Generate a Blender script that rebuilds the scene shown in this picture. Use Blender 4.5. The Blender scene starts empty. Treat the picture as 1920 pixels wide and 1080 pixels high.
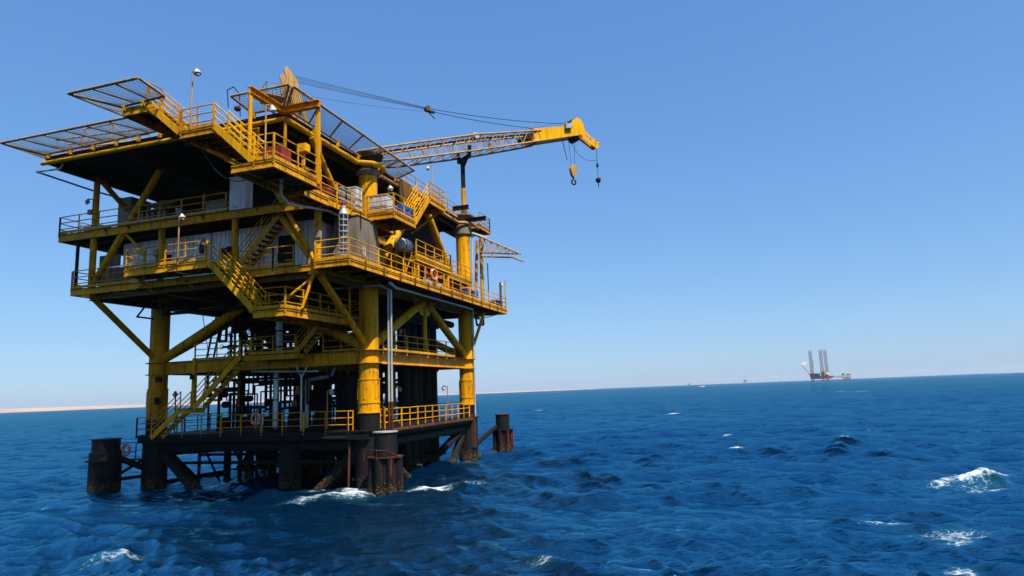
import bpy, math, random
import numpy as np
from mathutils import Vector, Matrix
R = math.radians
random.seed(7)
scene = bpy.context.scene
col = scene.collection

# ------------------------------------------------------------------ camera
CAM = Vector((20.527, -35.989, 5.3))
Rx = Vector((0.95171984, 0.3045353, -0.03856932))
Dn = Vector((-0.08315487, 0.13482107, -0.98737457))
Fw = Vector((-0.29549046, 0.9429112, 0.15363548))
cd = bpy.data.cameras.new('camera'); cam = bpy.data.objects.new('camera', cd); col.objects.link(cam)
m = Matrix.Identity(4)
for i in range(3):
    m[i][0] = Rx[i]; m[i][1] = -Dn[i]; m[i][2] = -Fw[i]; m[i][3] = CAM[i]
cam.matrix_world = m
cd.sensor_width = 36; cd.lens = 36*1250/1920; cd.clip_start = 0.1; cd.clip_end = 60000
scene.camera = cam

# ------------------------------------------------------------------ sky and sun
SUN_EL = R(57); SUN_AZ = R(124)          # azimuth clockwise from +y
w = bpy.data.worlds.new('World'); scene.world = w; w.use_nodes = True
nt = w.node_tree; bg = nt.nodes['Background']
sky = nt.nodes.new('ShaderNodeTexSky'); sky.sky_type = 'NISHITA'; sky.sun_disc = False
sky.sun_elevation = SUN_EL; sky.sun_rotation = SUN_AZ
sky.altitude = 0; sky.air_density = 1.0; sky.dust_density = 0.5; sky.ozone_density = 2.0
tint = nt.nodes.new('ShaderNodeMix'); tint.data_type = 'RGBA'; tint.blend_type = 'MULTIPLY'; tint.inputs[0].default_value = 1.0
tint.inputs[7].default_value = (0.80, 1.12, 1.45, 1)
nt.links.new(sky.outputs[0], tint.inputs[6]); sep = nt.nodes.new('ShaderNodeSeparateColor'); cmb = nt.nodes.new('ShaderNodeCombineColor'); nt.links.new(tint.outputs[2], sep.inputs[0])
for ch, (ex, kk) in enumerate(((0.76, 1.06), (0.61, 1.52), (0.44, 2.68))):   # softer horizon, deeper blue above
    pw = nt.nodes.new('ShaderNodeMath'); pw.operation = 'POWER'; pw.inputs[1].default_value = ex
    ml = nt.nodes.new('ShaderNodeMath'); ml.operation = 'MULTIPLY'; ml.inputs[1].default_value = kk
    nt.links.new(sep.outputs[ch], pw.inputs[0]); nt.links.new(pw.outputs[0], ml.inputs[0]); nt.links.new(ml.outputs[0], cmb.inputs[ch])
nt.links.new(cmb.outputs[0], bg.inputs[0]); bg.inputs[1].default_value = 0.074
sd = bpy.data.lights.new('sun', 'SUN'); sd.energy = 5.0; sd.angle = R(0.5); sd.color = (1.0, 0.95, 0.86)
sun = bpy.data.objects.new('sun', sd); col.objects.link(sun)
sdir = Vector((math.sin(SUN_AZ)*math.cos(SUN_EL), math.cos(SUN_AZ)*math.cos(SUN_EL), math.sin(SUN_EL)))
sun.rotation_euler = sdir.to_track_quat('Z', 'Y').to_euler(); sun.location = (40, -60, 90)
scene.view_settings.view_transform = 'Standard'; scene.view_settings.look = 'None'
scene.view_settings.exposure = 0.8; scene.view_settings.gamma = 1
scene.render.engine = 'CYCLES'
scene.cycles.max_bounces = 6; scene.cycles.diffuse_bounces = 3; scene.cycles.transparent_max_bounces = 8
scene.cycles.volume_bounces = 0; scene.cycles.caustics_reflective = False; scene.cycles.caustics_refractive = False

# ------------------------------------------------------------------ materials
def nodes(name):
    mt = bpy.data.materials.new(name); mt.use_nodes = True
    return mt, mt.node_tree, mt.node_tree.nodes['Principled BSDF']
def N(nt, t, **k):
    n = nt.nodes.new(t)
    for a, b in k.items(): setattr(n, a, b)
    return n
def noise(nt, vec, scale, detail=6, rough=0.6):
    n = N(nt, 'ShaderNodeTexNoise'); n.inputs['Scale'].default_value = scale
    n.inputs['Detail'].default_value = detail; n.inputs['Roughness'].default_value = rough
    if vec is not None: nt.links.new(vec, n.inputs['Vector'])
    return n.outputs['Fac']
def ramp(nt, fac, a, b, lo=0.0, hi=1.0):
    n = N(nt, 'ShaderNodeMapRange'); n.inputs['From Min'].default_value = a; n.inputs['From Max'].default_value = b
    n.inputs['To Min'].default_value = lo; n.inputs['To Max'].default_value = hi
    nt.links.new(fac, n.inputs['Value']); return n.outputs[0]
def mix(nt, fac, a, b):
    n = N(nt, 'ShaderNodeMix', data_type='RGBA')
    if isinstance(fac, (int, float)): n.inputs[0].default_value = fac
    else: nt.links.new(fac, n.inputs[0])
    for s, v in ((6, a), (7, b)):
        if isinstance(v, tuple): n.inputs[s].default_value = (*v, 1)
        else: nt.links.new(v, n.inputs[s])
    return n.outputs[2]
def math_(nt, op, a, b=None):
    n = N(nt, 'ShaderNodeMath', operation=op)
    for i, v in enumerate((a, b)):
        if v is None: continue
        if isinstance(v, (int, float)): n.inputs[i].default_value = v
        else: nt.links.new(v, n.inputs[i])
    return n.outputs[0]
def paint(name, base, dark, rust=(0.13, 0.045, 0.018), amt=0.5, rough=0.45, streak=True, metal=0.0, bump=0.15, scale=1.0):
    mt, nt, p = nodes(name)
    g = N(nt, 'ShaderNodeNewGeometry').outputs['Position']
    big = noise(nt, g, 0.35*scale, 5); c = mix(nt, ramp(nt, big, 0.35, 0.7), base, dark)
    mp = N(nt, 'ShaderNodeMapping'); mp.inputs['Scale'].default_value = (2.2, 2.2, 0.22)
    nt.links.new(g, mp.inputs['Vector'])
    st = noise(nt, mp.outputs[0], 2.0*scale, 7, 0.65)
    sp = noise(nt, g, 3.5*scale, 9, 0.7)
    if streak: c = mix(nt, ramp(nt, st, 0.48, 0.70, 0, 0.75), c, tuple(x*0.35 for x in dark))
    f = ramp(nt, math_(nt, 'ADD', math_(nt, 'MULTIPLY', sp, 0.6), math_(nt, 'MULTIPLY', st, 0.4)), 0.66-0.14*amt, 0.72-0.1*amt)
    c = mix(nt, f, c, rust)
    nt.links.new(c, p.inputs['Base Color'])
    nt.links.new(ramp(nt, f, 0, 1, rough, 0.9), p.inputs['Roughness'])
    p.inputs['Metallic'].default_value = metal; p.inputs['Specular IOR Level'].default_value = 0.08
    b = N(nt, 'ShaderNodeBump'); b.inputs['Strength'].default_value = bump; b.inputs['Distance'].default_value = 0.055
    nt.links.new(sp, b.inputs['Height']); nt.links.new(b.outputs[0], p.inputs['Normal'])
    return mt
M = {}
M['yellow'] = paint('yellow_paint', (0.70, 0.315, 0.001), (0.44, 0.18, 0.002), amt=0.85)
M['yellow_clean'] = paint('clean_yellow_paint', (0.72, 0.35, 0.001), (0.55, 0.25, 0.001), amt=0.35, streak=True, rough=0.4)
M['yellow_dirty_shaded'] = paint('dirty_shaded_yellow_paint', (0.18, 0.085, 0.006), (0.10, 0.045, 0.005), amt=0.8)  # grimy yellow, base also darkened to stand in for shade under decks
M['tan'] = paint('weathered_tan_paint', (0.46, 0.27, 0.09), (0.30, 0.16, 0.05), amt=0.5, rust=(0.12, 0.06, 0.03))
M['netpipe'] = paint('weathered_net_pipe', (0.36, 0.26, 0.14), (0.22, 0.15, 0.08), amt=0.4, rust=(0.05, 0.03, 0.02))
M['rusty'] = paint('rusty_steel', (0.085, 0.035, 0.018), (0.03, 0.014, 0.01), amt=0.8, rough=0.85)
M['rusty_shaded'] = paint('roof_shaded_yellow_paint', (0.06, 0.035, 0.01), (0.03, 0.018, 0.008), amt=0.5, rough=0.8)  # yellow darkened to paint in the shade under the roof, with rust patches
M['dark'] = paint('dark_shaded_steel', (0.016, 0.014, 0.012), (0.008, 0.007, 0.006), amt=0.4, rough=0.7)  # dark steel, base lowered further to paint in deep interior shade
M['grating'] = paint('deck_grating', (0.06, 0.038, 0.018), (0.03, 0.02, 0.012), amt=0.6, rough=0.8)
M['galv'] = paint('galvanised_steel', (0.42, 0.43, 0.42), (0.28, 0.28, 0.27), amt=0.15, rough=0.5, metal=0.3)
M['white'] = paint('white_paint', (0.50, 0.51, 0.48), (0.38, 0.38, 0.36), amt=0.2, rough=0.5)
M['cabin_white'] = paint('white_cabin_paint', (0.82, 0.83, 0.80), (0.70, 0.70, 0.67), amt=0.2, rough=0.5)
M['grey'] = paint('grey_paint', (0.26, 0.25, 0.22), (0.17, 0.16, 0.14), amt=0.3)
M['brown'] = paint('brown_grey_steel', (0.20, 0.16, 0.12), (0.13, 0.10, 0.08), amt=0.35, rough=0.7)
M['red'] = paint('faded_red_paint', (0.24, 0.035, 0.03), (0.16, 0.022, 0.02), amt=0.1)
M['orange'] = paint('orange_plastic', (0.68, 0.15, 0.07), (0.55, 0.11, 0.06), amt=0.0, streak=False)
M['blue'] = paint('blue_plastic', (0.01, 0.09, 0.42), (0.01, 0.06, 0.3), amt=0.0, streak=False, rough=0.35)
M['navy'] = paint('navy_plastic', (0.012, 0.03, 0.13), (0.01, 0.02, 0.08), amt=0.0, streak=False, rough=0.5)
M['cable'] = paint('wire_rope', (0.035, 0.035, 0.04), (0.02, 0.02, 0.02), amt=0.0, streak=False)
M['net'] = paint('safety_netting', (0.10, 0.11, 0.12), (0.07, 0.075, 0.08), amt=0.0, streak=False, rough=0.8)
M['glass'] = nodes('lamp_glass')[0]; M['glass'].node_tree.nodes['Principled BSDF'].inputs['Base Color'].default_value = (0.35, 0.36, 0.36, 1)
M['glass'].node_tree.nodes['Principled BSDF'].inputs['Roughness'].default_value = 0.15
M['black'] = paint('black_rubber', (0.02, 0.02, 0.02), (0.012, 0.012, 0.012), amt=0.0, streak=False, rough=0.7)

def tar(name, redness):
    mt, nt, p = nodes(name)
    g = N(nt, 'ShaderNodeNewGeometry').outputs['Position']
    mp = N(nt, 'ShaderNodeMapping'); mp.inputs['Scale'].default_value = (3.0, 3.0, 0.35); nt.links.new(g, mp.inputs['Vector'])
    st = noise(nt, mp.outputs[0], 1.6, 7, 0.65); sp = noise(nt, g, 5.0, 9, 0.7)
    c = mix(nt, ramp(nt, st, 0.35, 0.65), (0.003, 0.003, 0.004), (0.009, 0.008, 0.008))
    c = mix(nt, ramp(nt, st, 0.55, 0.68, 0, 0.8), c, (0.020, 0.009, 0.006))
    if redness: c = mix(nt, ramp(nt, noise(nt, mp.outputs[0], 1.1, 3), 0.62-0.04*redness, 0.70-0.04*redness, 0, 0.9), c, (0.20, 0.02, 0.02))
    sx = N(nt, 'ShaderNodeSeparateXYZ'); nt.links.new(g, sx.inputs[0]); z = sx.outputs['Z']
    vo = N(nt, 'ShaderNodeTexVoronoi'); vo.inputs['Scale'].default_value = 9; nt.links.new(g, vo.inputs['Vector'])
    shell = mix(nt, ramp(nt, vo.outputs['Distance'], 0.1, 0.55), (0.15, 0.085, 0.025), (0.012, 0.009, 0.006))
    band = ramp(nt, math_(nt, 'ADD', z, math_(nt, 'MULTIPLY', math_(nt, 'ADD', sp, st), -1.6)), -0.75, -1.15)
    c = mix(nt, band, c, shell)
    nt.links.new(c, p.inputs['Base Color']); p.inputs['Roughness'].default_value = 0.75; p.inputs['Specular IOR Level'].default_value = 0.15
    b = N(nt, 'ShaderNodeBump'); b.inputs['Distance'].default_value = 0.12; b.inputs['Strength'].default_value = 0.8
    nt.links.new(math_(nt, 'MULTIPLY', math_(nt, 'ADD', vo.outputs['Distance'], sp), math_(nt, 'ADD', math_(nt, 'MULTIPLY', band, 0.9), 0.12)), b.inputs['Height'])
    nt.links.new(b.outputs[0], p.inputs['Normal'])
    return mt
M['tar'] = tar('tarred_steel', 0); M['tar_red'] = tar('tarred_steel_with_red', 1)

# ------------------------------------------------------------------ mesh helpers
def V(*a): return Vector(a)
class MB:
    def __init__(s): s.v = []; s.f = []; s.sm = []
    def add(s, vs, fs, smooth=False):
        o = len(s.v); s.v += [tuple(x) for x in vs]
        for f in fs: s.f.append([i+o for i in f]); s.sm.append(smooth)
        return s
    def box(s, c, d, rz=0):
        c = V(*c); h = V(*d)*0.5; rm = Matrix.Rotation(rz, 3, 'Z')
        vs = [c+rm@V(sx*h.x, sy*h.y, sz*h.z) for sz in (-1, 1) for sx, sy in ((-1, -1), (1, -1), (1, 1), (-1, 1))]
        return s.add(vs, [(0, 3, 2, 1), (4, 5, 6, 7), (0, 1, 5, 4), (1, 2, 6, 5), (2, 3, 7, 6), (3, 0, 4, 7)])
    def box2(s, a, b): # from corners
        a = V(*a); b = V(*b); return s.box((a+b)/2, [abs(x) for x in (b-a)])
    def bar(s, p, q, w, h, up=(0, 0, 1)):
        p = V(*p); q = V(*q); d = (q-p).normalized(); u = V(*up)
        if abs(d.dot(u)) > 0.98: u = V(0, 1, 0)
        sd = d.cross(u).normalized(); u = sd.cross(d).normalized()
        vs = [e+sd*(a*w/2)+u*(b*h/2) for e in (p, q) for a, b in ((-1, -1), (1, -1), (1, 1), (-1, 1))]
        return s.add(vs, [(0, 1, 2, 3), (4, 7, 6, 5), (0, 4, 5, 1), (1, 5, 6, 2), (2, 6, 7, 3), (3, 7, 4, 0)])
    def tube(s, p, q, r, n=10, r2=None, cap=True):
        p = V(*p); q = V(*q); d = (q-p); 
        if d.length < 1e-6: return s
        d.normalize(); u = V(0, 0, 1) if abs(d.z) < 0.9 else V(1, 0, 0)
        a = d.cross(u).normalized(); b = a.cross(d); r2 = r if r2 is None else r2
        ring = [(math.cos(2*math.pi*i/n), math.sin(2*math.pi*i/n)) for i in range(n)]
        vs = [p+(a*x+b*y)*r for x, y in ring]+[q+(a*x+b*y)*r2 for x, y in ring]
        s.add(vs, [(i, i+n, (i+1) % n+n, (i+1) % n) for i in range(n)], n > 5)
        if cap:
            s.add(vs[:n], [tuple(range(n))]); s.add(vs[n:], [tuple(reversed(range(n)))])
        return s
    def path(s, pts, r, n=8):
        for a, b in zip(pts, pts[1:]): s.tube(a, b, r, n)
        for a in pts[1:-1]: s.ball(a, r*1.02, 8, 5)
        return s
    def ball(s, c, r, n=12, m=8, sc=(1, 1, 1)):
        c = V(*c); vs = []; fs = []
        for j in range(m+1):
            t = math.pi*j/m
            for i in range(n):
                a = 2*math.pi*i/n; vs.append(c+V(r*math.sin(t)*math.cos(a)*sc[0], r*math.sin(t)*math.sin(a)*sc[1], r*math.cos(t)*sc[2]))
        for j in range(m):
            for i in range(n): fs.append((j*n+i, (j+1)*n+i, (j+1)*n+(i+1) % n, j*n+(i+1) % n))
        return s.add(vs, fs, True)
    def lathe(s, base, prof, n=24, axis=(0, 0, 1)):
        base = V(*base); d = V(*axis).normalized(); u = V(0, 0, 1) if abs(d.z) < 0.9 else V(1, 0, 0)
        a = d.cross(u).normalized(); b = a.cross(d)
        for (r0, z0), (r1, z1) in zip(prof, prof[1:]):
            vs = [base+d*z+(a*math.cos(2*math.pi*i/n)+b*math.sin(2*math.pi*i/n))*r for r, z in ((r0, z0), (r1, z1)) for i in range(n)]
            s.add(vs, [(i, (i+1) % n, (i+1) % n+n, i+n) for i in range(n)], True)
        return s
    def torus(s, c, axis, RR, r, n=24, m=10, a0=0, a1=2*math.pi):
        c = V(*c); d = V(*axis).normalized(); u = V(0, 0, 1) if abs(d.z) < 0.9 else V(1, 0, 0)
        a = d.cross(u).normalized(); b = a.cross(d); full = abs(a1-a0-2*math.pi) < 1e-6
        k = n if full else n+1; vs = []
        for i in range(k):
            t = a0+(a1-a0)*i/n; e = a*math.cos(t)+b*math.sin(t)
            for j in range(m):
                q = 2*math.pi*j/m; vs.append(c+e*(RR+r*math.cos(q))+d*r*math.sin(q))
        fs = []
        for i in range(n):
            i2 = (i+1) % k
            for j in range(m): fs.append((i*m+j, i2*m+j, i2*m+(j+1) % m, i*m+(j+1) % m))
        return s.add(vs, fs, True)
    def ibeam(s, p, q, w, h):
        p = V(*p); q = V(*q); d = (q-p).normalized(); u = V(0, 0, 1)
        if abs(d.z) > 0.9: u = V(0, 1, 0)
        sd = d.cross(u).normalized(); u = sd.cross(d); t = 0.035
        s.bar(p, q, t, h-2*t, u); s.bar(p+u*(h/2-t/2), q+u*(h/2-t/2), w, t, u); s.bar(p-u*(h/2-t/2), q-u*(h/2-t/2), w, t, u)
        return s
    def prism(s, pts, off):   # polygon extruded by vector
        off = V(*off); n = len(pts); vs = [V(*p) for p in pts]+[V(*p)+off for p in pts]
        return s.add(vs, [tuple(range(n)), tuple(reversed(range(n, 2*n)))]+[(i, i+n, (i+1) % n+n, (i+1) % n) for i in range(n)])
    def build(s, name, mat, parent=None, loc=None):
        root = parent
        o = V(0, 0, 0)
        while root is not None:
            o = o+root.location; root = root.parent
        if loc is not None: o = V(*loc)
        me = bpy.data.meshes.new(name)
        me.from_pydata([(x-o.x, y-o.y, z-o.z) for x, y, z in s.v], [], s.f)
        me.polygons.foreach_set('use_smooth', s.sm); me.materials.append(M[mat] if isinstance(mat, str) else mat)
        me.update()
        ob = bpy.data.objects.new(name, me); col.objects.link(ob)
        if parent is not None: ob.parent = parent
        elif loc is not None: ob.location = loc
        return ob
def tag(o, label=None, cat=None, group=None, kind=None):
    for k, v in (('label', label), ('category', cat), ('group', group), ('kind', kind)):
        if v: o[k] = v
    return o
def thing(name, loc, label, cat, group=None, rz=0):
    e = bpy.data.objects.new(name, None); col.objects.link(e); e.location = loc; e.rotation_euler.z = rz
    e.empty_display_size = 0.3
    return tag(e, label, cat, group)
def copy_tree(o, parent=None):
    c = o.copy(); col.objects.link(c); c.parent = parent
    for ch in list(o.children): copy_tree(ch, c)
    return c

# ------------------------------------------------------------------ platform
P = thing('offshore_platform', (0, 0, 0), 'large yellow steel platform on four tubular legs in the foreground', 'oil platform')
def leg(x, y, top):
    m = MB(); m.tube((x, y, 4.35), (x, y, top), 0.59, 32)
    m.lathe((x, y, 0), [(0.6, 4.36), (0.64, 4.36), (0.64, 6.3), (0.6, 6.36)], 32)
    for z, r, t in ((4.38, 0.70, 0.05), (4.95, 0.68, 0.07), (6.33, 0.67, 0.06), (7.32, 0.80, 0.04), (8.1, 0.83, 0.04)):
        m.lathe((x, y, z), [(0.58, 0), (r, 0), (r, t), (0.58, t)], 32)
    for a in (-2.5, -1.5, -0.4):
        c, s_ = math.cos(a), math.sin(a); m.box((x+c*0.66, y+s_*0.66, 5.7), (0.10, 0.03, 1.0), a+math.pi/2)
    for a in (-2.0,):   # weld seam and cable riser on the leg
        c, s_ = math.cos(a), math.sin(a); m.tube((x+c*0.62, y+s_*0.62, 7.3), (x+c*0.62, y+s_*0.62, min(top, 11.9)), 0.025, 6)
    lg = m.build('leg', 'yellow', P)
    k = MB(); k.tube((x, y, -8), (x, y, 3.4), 0.78, 32); k.tube((x, y, 3.4), (x, y, 4.345), 0.64, 32)
    k.lathe((x, y, 3.36), [(0.7, 0), (1.0, 0), (1.0, 0.05), (0.6, 0.05)], 32)
    k.build('leg_sleeve', 'tar', lg)
for x, y, t in ((0, 0, 19.2), (-16, 0, 19.4), (0, 16, 19.0), (-16, 16, 19.4)): leg(x, y, t)
def brace(p, q, r, mat='yellow', name='brace', n=18):
    return MB().tube(p, q, r, n).build(name, mat, P)
# ---- face braces between level 2 and the main deck
for fx in (0, -16):
    for a, b in ((0.3, 7.7), (15.7, 8.3)): brace((fx, a, 8.35), (fx, b, 11.95), 0.29)
    brace((fx, 8, 8.1), (fx, 8, 12.0), 0.16)
    MB().prism([(fx-0.03, 5.9, 12.1), (fx-0.03, 10.1, 12.1), (fx-0.03, 8.7, 11.0), (fx-0.03, 7.3, 11.0)], (0.06, 0, 0)).build('gusset_plate', 'yellow', P)
for fy in (0, 16):
    for a, b in ((-0.3, -7.7), (-15.7, -8.3)): brace((a, fy, 8.35), (b, fy, 11.95), 0.30)
    MB().prism([(-10.1, fy-0.03, 12.1), (-5.9, fy-0.03, 12.1), (-7.3, fy-0.03, 11.0), (-8.7, fy-0.03, 11.0)], (0, 0.06, 0)).build('gusset_plate', 'yellow', P)
# outrigger braces carrying the main deck
for x in (-16, 0):
    brace((x, -0.2, 8.3), (x, -5.33, 12.05), 0.19)
brace((0.2, 16, 8.0), (1.6, 16.3, 11.9), 0.13)
brace((-16.2, 16, 8.3), (-17.0, 20, 12.0), 0.16)
# jacket braces and horizontals (black)
for p, q, r in (((-0.3, 0, 2.6), (-4.6, 0, -1.2), 0.36), ((-15.7, 0, 2.6), (-11.4, 0, -1.2), 0.36),
                ((0, 15.4, 2.5), (0, 11.4, 1.4), 0.2), ((-0.1, 15.5, 2.6), (-0.2, 12.2, -0.6), 0.30),
                ((0, 0.5, 2.5), (0, 6.2, -0.8), 0.3), ((-16, 0.4, 2.6), (-16, 5, -1.2), 0.3), ((-16, 15.6, 2.6), (-16, 11, -1.2), 0.3),
                ((-15.7, 16, 2.6), (-11.4, 16, -1.2), 0.3), ((-0.3, 16, 2.6), (-4.6, 16, -1.2), 0.3),
                ((-16, 0, 0.15), (-16, 16, 0.15), 0.2)):
    brace(p, q, r, 'tar')
m = MB()
m.tube((-15.9, 0, 2.55), (-0.1, 0, 2.55), 0.33, 20).build('jacket_beam', 'tar', P)
MB().tube((0, 0.2, 2.5), (0, 15.8, 2.5), 0.27, 20).build('jacket_beam', 'tar', P)
MB().tube((-16, 0.2, 2.5), (-16, 15.8, 2.5), 0.27, 20).build('jacket_beam', 'tar', P)
MB().tube((-15.9, 16, 2.5), (-0.1, 16, 2.5), 0.27, 20).build('jacket_beam', 'tar', P)
for d in (2.55,):
    MB().tube((-15.8, 0.2, 2.2), (-0.2, 15.8, 2.2), 0.22, 12).build('jacket_beam', 'tar', P)
for (x, y, r) in ((-5.7, 0.3, 0.66), (-10.3, 2.3, 0.25), (-13.2, 3.5, 0.22), (-11.4, 6.0, 0.25), (-9.1, 8.2, 0.22), (-12.6, 9.6, 0.22), (-7.5, 3.6, 0.22), (-14.2, 11.5, 0.25), (-10.2, 13.0, 0.22), (-7.2, 11.2, 0.25)):
    MB().tube((x, y, -8), (x, y, 3.2 if r < 0.5 else 3.1), r, 20 if r > 0.5 else 12).build('pile', 'tar', P)
for k in range(13):
    x = -14.6+1.05*k; y = 9.5+4.5*((k*7) % 5)/5
    MB().tube((x, y, -6), (x+0.15, y, 3.1), 0.13+0.05*(k % 3), 10).build('pile', 'tar', P)
for k in range(11):
    x = -15+1.25*k; MB().tube((x, 7.8, -6), (x, 7.8, 3.1), 0.14+0.06*(k % 2), 10).build('pile', 'tar', P)
    MB().tube((x, 7.8, 2.9), (x+1.25, 7.8, 0.3), 0.07, 6).build('brace', 'tar', P)
    if k % 2: MB().tube((x+1.25, 7.8, 2.9), (x, 7.8, 0.3), 0.07, 6).build('brace', 'tar', P)
for y, z in ((7.8, 0.45), (4.0, 1.7), (0.0, 1.55), (12.0, 0.9)): MB().tube((-15.9, y, z), (-0.3, y, z), 0.1, 8).build('jacket_beam', 'tar', P)
for k in range(12):
    x = -15.2+1.15*k; y = 3.0+1.6*(k % 3); MB().tube((x, y, -6), (x+0.1, y, 3.1), 0.11+0.05*(k % 2), 10).build('pile', 'tar', P)
    MB().tube((x, y, 3.0), (x+1.0, y+1.2, -0.5), 0.08, 6).build('brace', 'tar', P)
for x in (-4.4, -3.0): MB().tube((x, 4.5, -8), (x, 4.5, 3.1), 0.42, 16).build('pile', 'tar', P)
for k in range(9):
    x0 = -14.5+1.35*k; y0 = 5+1.1*k
    MB().tube((x0, y0, 2.7), (x0+2.2, y0+0.4, -0.6), 0.12, 8).build('brace', 'tar', P)
    MB().tube((x0+2.4, y0, 2.7), (x0+0.2, y0+0.4, -0.6), 0.10, 8).build('brace', 'tar', P)

def railing(pts, h=1.1, step=1.55, mat='yellow', toe=0.16, r=0.03, mids=2, name='railing', posts=True):
    m = MB(); pts = [V(*p) for p in pts]
    for a, b in zip(pts, pts[1:]):
        L = (b-a).length; n = max(1, round(L/step)); d = (b-a)
        for k in range(mids+1):
            z = h*(1-k*(0.36 if mids == 2 else 0.5)); prev = a+V(0, 0, z)
            for i in range(1, n+1):
                q = a+d*(i/n)+V(0, 0, z)
                if i < n: q += V(random.uniform(-1, 1), random.uniform(-1, 1), random.uniform(-1, 1))*0.012
                m.tube(prev, q, r, 6, cap=(i in (1, n))); prev = q
        for i in range(n+1):
            q = a+d*(i/n); thick = 0.05 if i % 2 == 0 else 0.034
            m.bar(q+V(0, 0, -0.22), q+V(0, 0, h+0.01), thick*1.5, thick*1.5)
    ob = m.build(name, mat, P)
    if toe:
        t = MB()
        for a, b in zip(pts, pts[1:]): t.bar(a+V(0, 0, toe/2+0.02), b+V(0, 0, toe/2+0.02), 0.015, toe)
        t.build('toe_board', mat, ob)
    return ob
def deck(x0, x1, y0, y1, z, th=0.05, edge=0.38, joist=1.3, jh=0.22, mat='grating', emat='yellow', girder=None, along='x', solid=True):
    d = MB(); d.box2((x0, y0, z-th), (x1, y1, z)); dk = d.build('deck_plate', mat, P)
    e = MB(); zz = z-th-edge/2-0.004
    w_ = 0.12
    e.ibeam((x0, y0+w_/2, zz), (x1, y0+w_/2, zz), w_, edge); e.ibeam((x0, y1-w_/2, zz), (x1, y1-w_/2, zz), w_, edge)
    e.ibeam((x0+w_/2, y0+w_, zz), (x0+w_/2, y1-w_, zz), w_, edge); e.ibeam((x1-w_/2, y0+w_, zz), (x1-w_/2, y1-w_, zz), w_, edge)
    e.build('edge_beam', emat, dk)
    j = MB()
    if along == 'x':
        n = max(1, int((y1-y0)/joist))
        for i in range(1, n): y = y0+(y1-y0)*i/n; MB().ibeam((x0+w_, y, z-th-jh/2-0.006), (x1-w_, y, z-th-jh/2-0.006), 0.09, jh).build('joist', emat if jh < 0.2 else 'yellow_dirty_shaded', dk)
    else:
        n = max(1, int((x1-x0)/joist))
        for i in range(1, n): x = x0+(x1-x0)*i/n; MB().ibeam((x, y0+w_, z-th-jh/2-0.006), (x, y1-w_, z-th-jh/2-0.006), 0.09, jh).build('joist', emat if jh < 0.2 else 'yellow_dirty_shaded', dk)
    return dk
# ---- level 1 : boat deck, z 3.4
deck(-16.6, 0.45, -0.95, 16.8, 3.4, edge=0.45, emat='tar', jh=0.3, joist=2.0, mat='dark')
MB().tube((0.62, 1.2, 3.22), (0.62, 15.6, 3.22), 0.14, 14).build('edge_pipe', 'rusty', P)
MB().tube((-15.2, -1.05, 3.0), (-0.9, -1.05, 3.0), 0.10, 10).build('edge_pipe', 'tar', P)
railing([(-13.0, -0.9, 3.45), (-0.9, -0.9, 3.45)], toe=0, r=0.028)
railing([(-16.7, -0.9, 3.45), (-14.9, -0.9, 3.45)], toe=0)
railing([(-16.7, -0.9, 3.45), (-16.7, 2.5, 3.45)], toe=0)
railing([(0.42, 1.0, 3.45), (0.42, 15.3, 3.45)], toe=0, r=0.033, step=1.2)
railing([(0.25, 0.9, 3.45), (0.95, 0.7, 3.45), (0.95, 0.2, 3.45)], toe=0, r=0.033, step=0.7)
railing([(-0.9, -0.9, 3.45), (-0.8, -0.5, 3.45)], toe=0)
railing([(-16.0, 16.7, 3.45), (0.3, 16.7, 3.45)], toe=0, mat='dark', step=1.2)
railing([(-16.5, 3, 3.45), (-16.5, 16.5, 3.45)], toe=0, mat='dark', step=1.2)
railing([(-14.5, 5.5, 3.45), (-4.5, 5.5, 3.45)], toe=0, mat='dark', step=0.8)
# ---- level 2 : z 8.1
for p, q in (((-15.4, 0, 7.72), (-0.6, 0, 7.72)), ((0, 0.6, 7.72), (0, 15.4, 7.72)), ((-16, 0.6, 7.72), (-16, 15.4, 7.72)), ((-15.4, 16, 7.72), (-0.6, 16, 7.72)),
             ((-8, 0.2, 7.65), (-8, 15.8, 7.65))):
    MB().ibeam(p, q, 0.34, 0.76).build('main_girder', 'yellow', P)
dk = MB().box2((-16.4, -0.2, 8.105), (-13.0, 16.2, 8.16)).build('deck_plate', 'grating', P)
MB().box2((-13.0, 10.5, 8.105), (-2.9, 16.2, 8.16)).build('deck_plate', 'grating', P)
MB().box2((-1.3, 0.7, 8.105), (0.35, 15.3, 8.16)).build('deck_plate', 'grating', P)
MB().box2((-13.0, -0.2, 8.105), (-1.3, 1.6, 8.16)).build('deck_plate', 'grating', P)
deck(-7.6, -4.3, -1.35, -0.2, 8.16, edge=0.3)
railing([(-7.5, -1.3, 8.16), (-4.3, -1.3, 8.16)], toe=0.16)
railing([(-13.0, 0.0, 8.16), (-7.7, 0.0, 8.16)], toe=0.12)
railing([(-3.2, 0.0, 8.16), (-0.7, 0.0, 8.16)], toe=0.12)
railing([(0.3, 1.2, 8.16), (0.3, 12.8, 8.16)], toe=0.14)
railing([(-13.0, 5.0, 8.16), (-3, 5.0, 8.16)], toe=0, mat='dark', step=1.1)
MB().box2((-12.9, 3.4, 8.105), (-2.9, 5.0, 8.16)).build('deck_plate', 'grating', P)
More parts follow.
